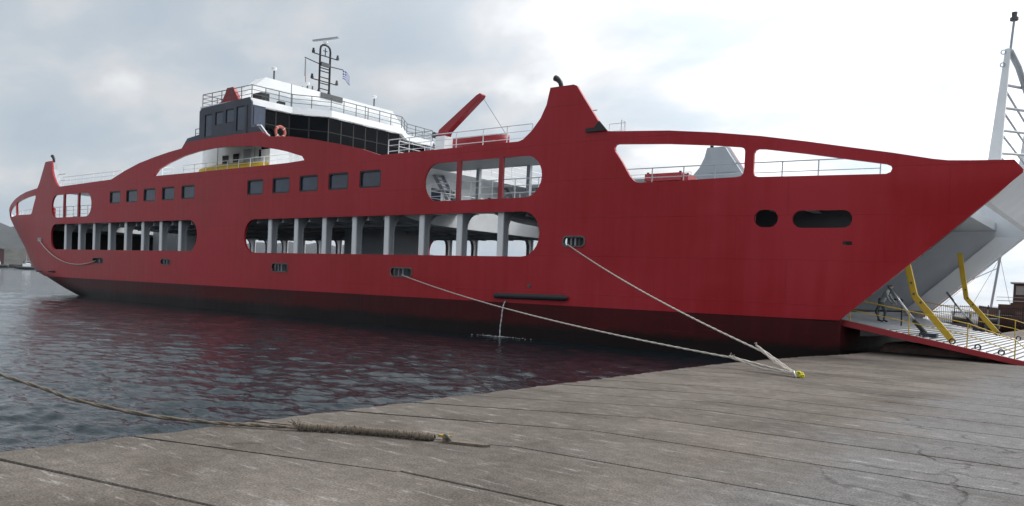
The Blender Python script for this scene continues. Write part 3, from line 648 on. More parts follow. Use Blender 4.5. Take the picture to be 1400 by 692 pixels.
# --- funnels at the four corners: casing behind the plate, bent exhaust pipe
TOW = [(-25.5, 9.7), (-25.2, 10.35), (-24.66, 10.95), (-24.33, 11.6), (-24.16, 12.3), (-22.95, 12.3), (-22.80, 12.22), (-22.38, 11.6), (-21.45, 10.3), (-21.05, 9.7)]
for s in (0, 1):
    for yy in (0, 1):
        poly = TOW if not s else mir(TOW)[::-1]
        a = (Y0 + .165, Y0 + .62) if not yy else (2 * YC - Y0 - .62, 2 * YC - Y0 - .165)
        c = recalc(FMB().prism(poly, a[0], a[1]).build('funnel_casing', LGREY))
        lo = [(x, z) for x, z in ((-24.6, 6.72), (-24.6, 9.6), (-21.2, 9.6), (-21.2, 6.72))]
        px = -23.9 if not s else 2 * XM + 23.9; ym = (a[0] + a[1]) / 2
        e = FMB(); dx = -1
        e.tube([(px, ym, 12.2), (px, ym, 12.55), (px + .06 * dx, ym, 12.72), (px + .24 * dx, ym, 12.9), (px + .40 * dx, ym, 12.98)], [.12, .12, .13, .15, .16], 10)
        e.build('exhaust_pipe', BLACK, None, True)
        for k in range(3): 
            yv = a[1] + .002 if not yy else a[0] - .022
            FMB().box(*(sorted((px + .2 - .1 * k, px + 1.9 + .1 * k))), yv, yv + .02, 9.9 + .6 * k, 9.95 + .6 * k).build('casing_seam', GREY)
# dark ventilation grille at the foot of the bow funnel with its small platform rail
FMB().prism([(-22.0, 9.92), (-20.75, 9.92), (-21.22, 10.42), (-21.5, 10.12), (-22.0, 10.10)], Y0 - .05, Y0 + .02).build('vent_grille', BLACK)
frail('platform_rail', [(-21.2, Y0 + .9, 9.7), (-20.3, Y0 + .9, 9.7), (-20.15, Y0 + .6, 9.7), (-20.15, Y0 + .3, 9.7)], .72, WHITE, bars=2, step=1.)

# --- railings
frail('deck_rail', [(x, Y0 + .35, 9.7) for x in (-36.6, -33, -29, -25.6)], 1.05, WHITE, step=1.6)
frail('deck_rail', [(x, Y0 + .35, 9.7) for x in (-82.2, -78, -74, -70.4)], 1.05, WHITE, step=1.6)
frail('deck_rail', [(-25.4, 2 * YC - Y0 - .35, 9.7), (-36.6, 2 * YC - Y0 - .35, 9.7)], 1.05, WHITE, step=1.6)
frail('deck_rail', [(-82.2, 2 * YC - Y0 - .35, 9.7), (-70.4, 2 * YC - Y0 - .35, 9.7)], 1.05, WHITE, step=1.6)
frail('side_rail', [(x, Y0 + .9, 9.72) for x in (-64.6, -58, -52, -45.2)], 1.0, WHITE, step=1.6)
frail('bow_rail', [(x, sideY(x, 7.3) + .55, 6.72) for x in (-20.2, -17, -14, -11, -8.6)], 1.35, LGREY, step=2.0)
frail('stern_rail', [(2 * XM - x, sideY(2 * XM - x, 7.3) + .55, 6.6) for x in (-20.2, -17, -14, -11, -8.6, -6, -5)], 1.35, WHITE, step=1.6)
frail('bow_rail', [(x, 2 * YC - sideY(x, 7.3) - .55, 6.72) for x in (-20.2, -17, -14, -11, -8.6)], 1.35, LGREY, step=2.0)

# --- deckhouse under the bridge
hx0, hx1, hy0 = -60.9, -52.2, 35.6
hb = FMB(); pl = [(hx0, hy0), (hx1, hy0), (-49.0, 37.8), (-49.0, 2 * YC - 37.8), (hx1, 2 * YC - hy0), (hx0, 2 * YC - hy0)]
hb.prism(pl, 9.7, 12.25, 'z'); recalc(hb.build('deckhouse', WHITE))
for x, w, z in ((-57.9, .75, 10.85), (-56.4, .75, 10.9), (-52.95, .6, 11.0)):
    f = FMB(); f.box(x - .05, x + w + .05, hy0 - .04, hy0 - .003, z - .05, z + .65); fo = f.build('window', LGREY); adopt(MB().box(x, x + w, hy0 - .055, hy0 - .041, z, z + .6).build('pane', GLASS), fo)
FMB().box(-55.0, -54.1, hy0 - .05, hy0 - .003, 9.72, 11.75).build('door', LGREY)
for x in (-58.7, -53.6): FMB().box(x, x + .05, hy0 - .03, hy0 - .001, 9.8, 12.2).build('wall_seam', LGREY)

# --- bridge: navy wing ends, dark glazed front, white roof
zr0, zr1 = 14.42, 14.90
PLAN = [(-51.0, 33.42), (-50.85, 36.9), (-49.1, 39.2), (-49.1, 2 * YC - 39.2), (-50.85, 2 * YC - 36.9), (-51.0, 2 * YC - 33.42)]
FACE = [(x - .35, y) for x, y in PLAN]
back = [(-57.4, 2 * YC - 33.5), (-57.4, 33.5)]
recalc(FMB().prism(PLAN + [(-57.7, 2 * YC - 33.42), (-57.7, 33.42)], zr0, zr1, 'z').build('bridge_roof', WHITE))
# interior block so nothing shines through
recalc(FMB().prism([(x - .6, y + (.3 if y < YC else -.3)) for x, y in PLAN] + [(-57.1, 2 * YC - 33.8), (-57.1, 33.8)], 12.26, zr0 - .01, 'z').build('bridge_core', BLACK))
for i in range(len(FACE) - 1):                                # front glazing, pane by pane, in two heights
    a = Vector((*FACE[i], 0)); c = Vector((*FACE[i + 1], 0)); d = c - a; n = max(1, round(d.length / 1.25)); nrm = Vector((d.y, -d.x, 0)).normalized()
    for k in range(n):
        p = a + d * (k / n); q = a + d * ((k + 1) / n); e = (q - p).normalized() * .05
        for z0, z1 in ((12.3, 13.28), (13.34, 14.40)):
            V = [p + e, q - e, q - e - nrm * .05, p + e - nrm * .05]
            V = [(v.x, v.y, z0 + .04) for v in V] + [(v.x, v.y, z1 - .04) for v in V]
            recalc(FMB().add(V, [(0, 1, 2, 3), (4, 7, 6, 5), (0, 4, 5, 1), (1, 5, 6, 2), (2, 6, 7, 3), (3, 7, 4, 0)]).build('bridge_pane', GLASS))
        m = FMB(); V = [p - e * .9, p + e * .9]; m.bar(p - nrm * .04 + Vector((0, 0, 12.26)), p - nrm * .04 + Vector((0, 0, zr0 - .005)), .09, .12, tuple(nrm)); m.build('mullion', BLACK)
    m = FMB(); off = Vector((0, 0, 13.31)) - nrm * .03; m.bar(a + off, c + off, .08, .06); m.build('transom_bar', BLACK)
    s = FMB(); 
    for k in range(max(1, int(d.length / 2.2))):
        p = a + d * ((k + .5) / max(1, int(d.length / 2.2))) + nrm * .18; e = d.normalized() * .45
        s = FMB(); s.bar(p - e + Vector((0, 0, zr0 - .03)), p + e + Vector((0, 0, zr0 - .03)), .1, .05); s.build('soffit_light', WHITE)
# dark front of the deckhouse below the bridge, towards the bow
recalc(FMB().prism([(-51.2, 35.3), (-50.6, 36.9), (-48.8, 39.3), (-48.8, 2 * YC - 39.3), (-50.6, 2 * YC - 36.9), (-51.2, 2 * YC - 35.3), (-52.3, 2 * YC - 35.3), (-52.3, 35.3)], 9.72, 11.55, 'z').build('lower_front', WHITE))
recalc(FMB().prism([(-51.2, 35.3), (-50.6, 36.9), (-48.8, 39.3), (-48.8, 2 * YC - 39.3), (-50.6, 2 * YC - 36.9), (-51.2, 2 * YC - 35.3), (-52.3, 2 * YC - 35.3), (-52.3, 35.3)], 11.56, 12.25, 'z').build('lower_glazing', GLASS))
for side in (0, 1):
    ys_ = (lambda y: y) if not side else (lambda y: 2 * YC - y)
    yo, yi = 33.40, 33.52
    wp = [(-60.2, 11.95), (-59.45, 12.62), (-57.75, 12.78), (-57.78, 14.55), (-57.45, 14.78), (-51.15, 14.95), (-50.88, 14.6), (-50.82, 12.75), (-50.0, 12.72), (-49.3, 12.2), (-49.9, 12.0)]
    # wing plate with openings for windows and doors
    OP = [(-57.0, -56.0, 12.5, 14.22), (-55.55, -54.5, 13.28, 14.28), (-54.15, -53.05, 13.32, 14.33), (-52.75, -51.65, 12.6, 14.4)]
    loops = [wp] + [rrect(a, b_, c, d, .08, 2) for a, b_, c, d in OP]
    V2 = []; E2 = []
    for lp in loops:
        k0 = len(V2); n = len(lp); V2 += [Vector(p) for p in lp]; E2 += [(k0 + i, k0 + (i + 1) % n) for i in range(n)]
    ov, oe, of, *_ = delaunay_2d_cdt(V2, E2, [], 0, 1e-5)
    Lx = [np.array(l) for l in loops]
    def ins(lp, p):
        x, y = p; a = lp; b_ = np.roll(lp, -1, 0); c = (a[:, 1] > y) != (b_[:, 1] > y)
        with np.errstate(divide='ignore', invalid='ignore'): t = a[:, 0] + (y - a[:, 1]) / (b_[:, 1] - a[:, 1]) * (b_[:, 0] - a[:, 0])
        return bool((c & (x < t)).sum() % 2)
    F = []
    for f in of:
        c = sum((ov[i] for i in f), Vector((0, 0))) / 3
        if ins(Lx[0], c) and not any(ins(l, c) for l in Lx[1:]): F.append(tuple(f))
    o = raw('bridge_wing', [(p.x, ys_(yo), p.y) for p in ov], F, NAVY)
    if sum(p.normal.y for p in o.data.polygons) * (1 if not side else -1) > 0: o.data.flip_normals()
    sm = o.modifiers.new('plate', 'SOLIDIFY'); sm.thickness = .12; sm.offset = -1; adopt(o, ferry)
    for a, b_, c, d in OP:
        y2 = sorted((ys_(yo + .06), ys_(yo + .09))); fo = FMB().box(a - .05, b_ + .05, y2[0], y2[1], c - .05, d + .05).build('wing_window', BGLASS)
        for q in ((a + .0, a + .06), (b_ - .06, b_)):
            y3 = sorted((ys_(yo + .03), ys_(yo + .058))); adopt(MB().box(q[0], q[1], y3[0], y3[1], c, d).build('window_frame', BLACK), fo)
        y3 = sorted((ys_(yo + .03), ys_(yo + .058)))
        for q in ((c, c + .06), (d - .06, d)): adopt(MB().box(a + .061, b_ - .061, y3[0], y3[1], q[0], q[1]).build('window_frame', BLACK), fo)
    y3 = sorted((ys_(33.53), ys_(34.6))); FMB().box(-50.98, -50.9, y3[0], y3[1], 12.3, 14.41).build('wing_front', NAVY)
    fo = FMB().box(-50.895, -50.86, *sorted((ys_(33.62), ys_(34.5))), 13.0, 14.3).build('wing_window', BGLASS)
    FMB().box(-57.75, -57.6, *sorted((ys_(33.53), ys_(36.9))), 12.3, 14.41).build('wing_aft', NAVY)
frail('wing_rail', [(-58.6, 33.6, 12.6), (-57.9, 33.6, 12.6)], .7, BLACK, bars=2, step=.7)
o = FMB(); o.tube([(-49.95, Y0 + .02, 12.78), (-49.5, Y0 + .02, 12.74), (-48.7, Y0 + .02, 12.05), (-48.45, Y0 + .02, 11.92)], .06, 6); o.build('bulwark_cap', WHITE)
RR = [(-57.6, 42, zr1), (-57.6, 33.55, zr1), (-51.1, 33.55, zr1), (-50.95, 36.9, zr1), (-49.2, 39.2, zr1), (-49.2, 2 * YC - 39.2, zr1), (-50.95, 2 * YC - 36.9, zr1), (-51.1, 2 * YC - 33.55, zr1), (-57.6, 2 * YC - 33.55, zr1)]
frail('roof_rail', RR, .95, DGREY, bars=3, step=1.3, r=.032)
# red fin on the wing roof, black locker beside it
recalc(FMB().prism([(-55.9, 14.9), (-55.2, 15.15), (-54.75, 15.75), (-54.6, 16.05), (-53.75, 16.05), (-53.55, 15.7), (-53.1, 15.15), (-52.7, 14.9)], 33.7, 33.95).build('roof_fin', REDP))
FMB().box(-52.6, -51.5, 34.6, 35.3, 14.91, 15.6).build('roof_locker', BLACK); FMB().box(-51.6, -51.2, 36.0, 36.5, 14.91, 15.2).build('roof_lamp', BLACK)
# white portal girder across the roof
gp = [(33.6, 14.91), (34.4, 14.91), (36.75, 16.62), (2 * YC - 36.75, 16.62), (2 * YC - 34.4, 14.91), (2 * YC - 33.6, 14.91), (2 * YC - 36.3, 17.32), (36.3, 17.32)]
recalc(FMB().prism(gp, -54.9, -53.5, 'x').build('portal_girder', WHITE))
recalc(FMB().prism([(36.9, 15.3), (48.9, 15.3), (48.9, 16.62), (36.9, 16.62)], -54.6, -53.9, 'x').build('portal_screen', WHITE)) if False else None

# --- signal mast
mb = FMB(); X_ = -54.2
leg = [(41.86, 17.33), (41.86, 21.0), (41.92, 21.25), (42.1, 21.4), (42.38, 21.45), (42.66, 21.4), (42.84, 21.25), (42.9, 21.0), (42.9, 17.33)]
mast = mb.tube([(X_, y, z) for y, z in leg], .085, 8).build('signal_mast', BLACK, None, True)
for z in (17.8, 18.25, 18.75, 19.25, 19.5): adopt(MB().tube([(X_, 41.86, z), (X_, 42.9, z)], .045, 6).build('rung', BLACK), mast)
adopt(MB().box(X_ - .12, X_ + .12, 41.95, 42.81, 19.68, 19.98).build('lamp_board', DGREY), mast)
for z, y0_, y1_ in ((20.5, 41.1, 43.6), (18.4, 41.05, 43.6)):
    adopt(MB().tube([(X_ + .1, y0_, z), (X_ + .1, y1_, z)], .045, 6).build('yard', BLACK), mast)
    for y, mm in ((y0_, BLACK), (y1_, DGREY)): adopt(MB().tube([(X_ + .1, y, z), (X_ + .1, y, z + .2), (X_ + .1, y, z + .21), (X_ + .1, y, z + .38)], [.13, .13, .09, .09], 8).build('nav_light', mm), mast)
adopt(MB().tube([(X_, 41.8, 19.78), (X_, 40.35, 19.95)], .04, 6).build('flag_yard', BLACK), mast); adopt(MB().tube([(X_, 42.95, 19.8), (X_, 44.3, 19.86)], .04, 6).build('flag_yard', BLACK), mast)
adopt(MB().box(X_ - .03, X_ + .03, 42.35, 42.41, 20.5, 21.2).box(X_ - .028, X_ + .028, 42.18, 42.58, 20.92, 20.98).build('cross', BLACK), mast)
rd = adopt(MB().tube([(X_, 42.38, 21.5), (X_, 42.38, 21.6), (X_, 42.38, 21.61), (X_, 42.38, 21.85)], [.1, .1, .2, .17], 10).build('radar', WHITE), mast)
adopt(MB().bar((X_ - 1.3, 42.1, 21.95), (X_ + 1.3, 42.66, 21.95), .2, .13).build('radar_bar', LGREY), rd)
FMB().box(-53.49, -53.42, 41.5, 43.75, 16.85, 17.3).build('mast_plinth', DGREY)
for y in (41.86, 42.9): adopt(MB().tube([(X_, y, 17.33), (X_, y, 17.7)], [.22, .1], 8).build('mast_foot', BLACK), mast)
def antenna(y, h, top, m=DGREY):
    a = FMB().tube([(X_, y, 17.3), (X_, y, 17.3 + h)], .07, 6).build('antenna', m)
    if top: adopt(MB().tube([(X_, y, 17.3 + h - .02), (X_, y, 17.3 + h + .06), (X_, y, 17.3 + h + .22), (X_, y, 17.3 + h + .26)], [.1, .2, .2, .12], 10).build('antenna_cap', WHITE), a)
antenna(37.5, .9, True); antenna(47.9, .9, True); antenna(41.2, .5, False); antenna(40.7, .45, True); antenna(40.2, .25, False)
FMB().tube([(-53.0, 38.3, 14.9), (-53.0, 38.3, 17.2)], .03, 5).build('whip_antenna', DGREY)
FMB().tube([(-53.0, 45.9, 14.9), (-53.0, 45.9, 17.0)], .03, 5).build('whip_antenna', DGREY)

# --- hose crane on the sun deck
cr = FMB().prism([(-.38, -.38), (.38, -.38), (.38, .38), (-.38, .38)], 9.7, 11.38, 'z'); cr.V = [(x - 35.13, y + 37, z) for x, y, z in cr.V]
crane = cr.build('crane', WHITE)
adopt(bevel(recalc(MB().prism([(-35.55, 11.39), (-34.75, 11.39), (-34.66, 11.64), (-32.05, 13.52), (-31.98, 13.68), (-32.12, 13.78), (-32.4, 13.68), (-35.45, 11.82)], 36.78, 37.22).build('boom', REDP)), .03), crane)
adopt(MB().tube([(-35.78, 36.7, 11.52), (-35.78, 37.3, 11.52)], .2, 10).build('winch', DGREY), crane)
adopt(MB().tube([(-32.1, 37, 13.6), (-30.6, 37.6, 11.3)], .015, 4).build('crane_wire', DGREY), crane)

# --- small fittings on the red side
for a, b_, c, d in FAIR:
    f = FMB(); o_ = rrect(a - .06, b_ + .06, c - .06, d + .06, min(.24, (d - c) / 2), 4); i_ = rrect(a, b_, c, d, min(.2, (d - c) / 2.1), 4); n = len(o_)
    yy = sideY((a + b_) / 2, 3) - .03
    f.add([(p[0], yy, p[1]) for p in o_] + [(p[0], yy, p[1]) for p in i_] + [(p[0], yy + .2, p[1]) for p in i_] + [(p[0], yy + .05, p[1]) for p in o_],
          [(i, (i + 1) % n, n + (i + 1) % n, n + i) for i in range(n)] + [(n + i, n + (i + 1) % n, 2 * n + (i + 1) % n, 2 * n + i) for i in range(n)] + [(i, 3 * n + i, 3 * n + (i + 1) % n, (i + 1) % n) for i in range(n)])
    fo = recalc(f.build('fairlead', mat('worn_steel', (.13, .125, .115), .6, var=.4, scale=5)))
    adopt(MB().box(a + .02, b_ - .02, yy + .34, yy + .36, c + .02, d - .02).build('recess_plate', DGREY), fo)
    if b_ - a > 1:
        for k in range(3):
            x = a + (b_ - a) * (.3 + .2 * k); adopt(MB().tube([(x, yy + .19, c + .02), (x, yy + .19, d - .02)], .05, 8).build('roller', [GREY, LGREY, DGREY][k] if int(a) % 2 else [DGREY, LGREY, DGREY][k]), fo)
FMB().tube([(-27.45, Y0 - .05, 1.60), (-27.3, Y0 - .06, 1.60), (-22.8, Y0 - .06, 1.66), (-22.6, Y0 - .05, 1.66)], [.05, .15, .15, .05], 10).build('side_fender', RUBBER, None, True)
FMB().tube([(-89, sideY(-89, 1.55) - .04, 1.55), (-82.8, sideY(-82.8, 1.6) - .04, 1.6)], .09, 8).build('side_fender', RUBBER, None, True)
FMB().tube([(-25.1, Y0 - .03, 2.2), (-25.1, Y0 + .05, 2.2)], .1, 10).build('scupper', DGREY); FMB().tube([(-26.6, Y0 - .03, 1.33), (-26.6, Y0 + .05, 1.33)], .06, 10).build('scupper', DGREY)
FMB().box(-87.1, -86.4, sideY(-86.8, 4.7) - .12, sideY(-86.8, 4.7) + .1, 4.55, 4.9).build('fairlead_block', LGREY)

# --- bow ramp with its arms, rams and rails
def ramp_z(x): return 1.30 - (x + 9.7) * .176
rx0, rx1, ry0, ry1 = -10.3, -2.4, 35.25, 50.55
rb = FMB(); poly = [(rx0, ramp_z(rx0) - .05), (-9.9, ramp_z(-9.9) - .26), (-3.3, ramp_z(-3.3) - .20), (rx1, ramp_z(rx1) - .015), (rx1, ramp_z(rx1)), (rx0, ramp_z(rx0))]
for y0_, y1_ in ((ry0, ry0 + .16), (ry1 - .16, ry1)): recalc(FMB().prism(poly, y0_, y1_).build('ramp_side', REDP))
WR = mat('ramp_deck', (.72, .74, .76), .55, var=.18, scale=1.2, stretch=(1, .3, 1))
ramp = recalc(FMB().prism([(rx0, ramp_z(rx0) - .16), (rx1, ramp_z(rx1) - .02), (rx1, ramp_z(rx1) - .005), (-8.0, ramp_z(-8.0) - .01), (rx0, ramp_z(rx0) - .01)], ry0 + .161, ry1 - .161).build('ramp', WR))
recalc(FMB().prism([(rx0 + .05, ramp_z(rx0 + .05) + .0), (-8.2, ramp_z(-8.2) + .0), (-8.2, ramp_z(-8.2) + .006), (rx0 + .05, ramp_z(rx0 + .05) + .006)], ry0 + .165, ry1 - .165).build('hinge_plate', GREY))
for k in range(22):
    x = -8.05 + .25 * k; c = FMB(); c.bar((x, ry0 + .3, ramp_z(x) + .008), (x, ry1 - .3, ramp_z(x) + .008), .045, .035); c.build('ramp_cleat', DGREY)
for y in (36.2, 2 * YC - 36.2):
    for x in (-6.9, -5.8, -4.9, -4.1): FMB().torus((x, y - .3, ramp_z(x) + .09), (0, 1, 0), .10, .03, 14, 6).build('lashing_ring', BLACK)
for y in (36.3, 2 * YC - 36.3):
    a = FMB(); w = .25
    pts = [(-7.70, 3.75), (-7.35, 2.45), (-5.85, ramp_z(-5.85) + .06)]
    if y > YC: pts = [(-7.9, 5.0), (-7.45, 2.55), (-5.85, ramp_z(-5.85) + .06)]
    L_ = []; R_ = []
    for i, p in enumerate(pts):
        d = Vector(pts[min(i + 1, 2)]) - Vector(pts[max(i - 1, 0)]); n = Vector((-d.y, d.x)).normalized() * (w / 2); L_.append((p[0] + n.x, p[1] + n.y)); R_.append((p[0] - n.x, p[1] - n.y))
    arm = bevel(recalc(a.prism(L_ + R_[::-1], y, y + .14).build('ramp_arm', YELLOW)), .02)
    for q in ((-7.5, 3.0), (-7.38, 2.55), (-7.1, 2.2)): adopt(MB().tube([(q[0], y - .02, q[1]), (q[0], y, q[1])], .05, 8).build('bolt', DGREY), arm)
    cy = y + .5
    cyl = FMB().tube([(-8.5, cy, 2.85), (-7.35, cy, 1.35)], .06, 10).build('hydraulic_ram', STEEL, None, True)
    adopt(MB().tube([(-7.42, cy, 1.44), (-6.95, cy, ramp_z(-6.95) + .1)], .10, 10).build('ram_barrel', BLACK), cyl); adopt(MB().box(-7.1, -6.5, cy - .2, cy + .2, ramp_z(-6.8) - .02, ramp_z(-6.8) + .14).build('ram_bracket', NAVY), cyl)
for y in (ry0 + .1, ry1 - .1):                              # thin yellow hand rails
    fr = FMB(); top = []
    for x in (-9.6, -7.3, -5.2, -3.6):
        h = .95 if x < -4 else .7; fr.tube([(x, y, ramp_z(x)), (x, y, ramp_z(x) + h)], .025, 5); top.append((x, y, ramp_z(x) + h))
    fr.tube(top + [(-2.7, y, ramp_z(-2.7) + .05)], .022, 5); fr.tube([(x, yy, z - .45) for x, yy, z in top], .018, 5); fr.build('ramp_rail', YELLOW)
fr = FMB()
for x in (-9.5, -8.5): fr.tube([(x, 39.6, 1.1), (x, 39.6, 2.3)], .035, 6)
fr.tube([(-9.5, 39.6, 2.3), (-8.5, 39.6, 2.3)], .035, 6); fr.tube([(-9.5, 39.6, 1.75), (-8.5, 39.6, 1.75)], .03, 6); fr.build('control_frame', BLACK)

# --- gantry for the bow gate, standing on the bow deck
for yy in (40.6, 50.4):
    near = yy < YC
    g = FMB(); V = []
    for z, w, d, x in ((6.72, .60, .34, -5.42), (13.4, .20, .16, -5.06)):
        V += [(x - w / 2, yy - d / 2, z), (x + w / 2, yy - d / 2, z), (x + w / 2, yy + d / 2, z), (x - w / 2, yy + d / 2, z)]
    g.add(V, [(3, 2, 1, 0), (4, 5, 6, 7), (0, 1, 5, 4), (1, 2, 6, 5), (2, 3, 7, 6), (3, 0, 4, 7)]); leg_ = g.build('gantry_leg', WHITE)
    adopt(MB().tube([(-4.98, yy, 13.2), (-4.90, yy, 14.6)], .05, 6).build('light_pole', LGREY), leg_); adopt(MB().tube([(-4.90, yy, 14.6), (-4.90, yy, 14.72), (-4.9, yy, 14.73), (-4.9, yy, 14.95)], [.17, .17, .10, .12], 10).build('mast_light', DGREY), leg_)
    for z in (12.7, 13.25): adopt(MB().torus((-5.22, yy - .12, z), (0, 1, .2), .09, .02, 12, 6).build('lifting_eye', LGREY), leg_)
for z in (8.9, 9.9, 10.9, 11.9):
    FMB().tube([(-5.2, 40.7, z), (-3.9, 45.5, z + .5), (-5.2, 50.3, z)], .06, 6).build('gantry_strut', LGREY); FMB().tube([(-5.15, 40.7, z - .15), (-5.15, 50.3, z - .15)], .05, 6).build('gantry_strut', LGREY)
FMB().tube([(-4.98, 40.65, 13.3), (-4.75, 41.6, 12.8), (-4.5, 42.8, 11.9), (-4.2, 45.5, 10.9), (-4.5, 48.2, 11.9), (-4.75, 49.4, 12.8), (-4.98, 50.35, 13.3)], .13, 8).build('gantry_brace', LGREY, None, True)

# ================================================================== things aboard
def place(o, base):                    # mesh modelled in place -> origin at its base
    b = Vector(base); o.data.transform(Matrix.Translation(-b)); o.location = b; return o
lb = MB().torus((0, 0, 0), (1, 0, 0), .40, .11, 28, 10); lbo = lb.build('lifebuoy', mat('buoy_orange', (.42, .11, .08), .6, var=.1), None, True); lbo.location = (-48.75, 34.35, 12.45)
lbo.location = (-50.45, 35.6, 12.75); tag(lbo, 'orange ring lifebuoy hanging on the dark front of the bridge', 'lifebuoy')
for k in range(4):
    a = R(45 + 90 * k); adopt(MB().torus((-50.45, 35.6 + .40 * math.cos(a), 12.75 + .40 * math.sin(a)), (0, -math.sin(a), math.cos(a)), .118, .02, 12, 5).build('band', WHITE), lbo)
def boat_hull(name, L_, W_, H_, m, n=14, k=9, sheer=.1):
    V = []; F = []
    for i in range(n + 1):
        t = -1 + 2 * i / n; w = W_ / 2 * (1 - abs(t) ** 2.6) ** .6 + .01; h = H_ * (1 + sheer * t * t)
        for j in range(k + 1):
            a = math.pi * j / k; V.append((t * L_ / 2, -w * math.cos(a), h - h * (math.sin(a) ** .7) * (1 - .25 * abs(t) ** 3)))
    for i in range(n):
        for j in range(k): F.append((i * (k + 1) + j, (i + 1) * (k + 1) + j, (i + 1) * (k + 1) + j + 1, i * (k + 1) + j + 1))
    return V, F
V, F = boat_hull('b', 9.4, 1.3, .75, None)
yb = recalc(raw('covered_boat', [(x, y, .9 - z) for x, y, z in V], F, mat('yellow_cover', (.62, .42, .03), .6, var=.15, scale=1.5, bump=.3, bscale=4), None, True)); yb.location = (-55.4, 34.85, 9.72)
yb.data.transform(Matrix.Scale(1.02, 4, (0, 0, 1)))
tag(yb, 'long low yellow boat cover lying outside the white deckhouse below the bridge', 'boat cover')
# rescue boat by the crane
rbt = empty('rescue_boat', (-33.7, 38.7, 9.72)); tag(rbt, 'red rescue boat with pale top lying by the crane on the sun deck', 'boat')
V, F = boat_hull('b', 5.0, 1.7, .95, None); hb_ = recalc(raw('hull', [(x, y, z + .72) for x, y, z in V], F, REDP, rbt, True)); hb_.modifiers.new('s', 'SOLIDIFY').thickness = .05
MB().prism([(-2.2, -.55), (1.9, -.5), (2.35, 0), (1.9, .5), (-2.2, .55)], 1.70, 1.82, 'z').build('canvas_top', LGREY, rbt); MB().box(-1.5, -1.3, -.6, .6, 0, .95).build('chock', DGREY, rbt); MB().box(1.3, 1.5, -.6, .6, 0, .95).build('chock', DGREY, rbt)
# slatted life raft rack at the bow, box by box
for x, lbl in ((-19.6, 'red slatted raft rack behind the bow railing, beside the grey funnel'), (2 * XM + 17.4, 'red slatted raft rack behind the white railing at the stern')):
    e = empty('raft_rack', (x, 37.6 if x > -50 else 35.6, 6.74)); tag(e, lbl, 'raft rack')
    for k in range(5): MB().box(-1.1, 1.0, -.5, .5, .55 + .21 * k, .55 + .21 * k + .17).build('slat', REDP, e)
    for q in (-1.0, .85):
        for w in (-.42, .42): MB().box(q, q + .1, w - .05, w + .05, 0, 1.64).build('leg', BLACK, e)
    MB().box(1.01, 1.35, -.45, .45, .35, 1.45).build('end_box', REDP, e)
# flags
def flag(name, loc, rows, cols, w, h, cell, mats_, droop):
    V = []; F = []; mi = []
    for i in range(cols + 1):
        for j in range(rows + 1):
            u = i / cols; v = j / rows; V.append((.10 * math.sin(u * 5 + v) * u, w * u * (1 - droop * .25), -h * v - droop * u * u * .7 + .03 * math.sin(7 * u)))
    for i in range(cols):
        for j in range(rows):
            a = i * (rows + 1) + j; F.append((a, a + 1, a + rows + 2, a + rows + 1)); mi.append(cell(i, j))
    o = raw(name, V, F, mats_, None, True, mi); o.location = loc; sm = o.modifiers.new('cloth', 'SOLIDIFY'); sm.thickness = .012; return o
FB = mat('flag_blue', (.03, .07, .26), .8); FWm = mat('flag_white', (.65, .66, .7), .8)
def greek(i, j):
    if i < 7 and j < 5: return 1 if (j == 2 or i == 3) else 0
    return j % 2
fl = flag('flag', (-54.2, 44.3, 19.82), 9, 18, .95, .72, greek, [FB, FWm], .55); tag(fl, 'blue and white striped flag with a cross flying from the mast yard', 'flag')
fl2 = flag('flag', (-54.2, 40.37, 19.9), 6, 4, .26, 1.45, lambda i, j: 0 if j < 4 else 1, [mat('flag_grey', (.25, .26, .28), .85), mat('flag_dull', (.3, .2, .2), .85)], .9); tag(fl2, 'limp grey flag hanging down from the mast yard', 'flag')

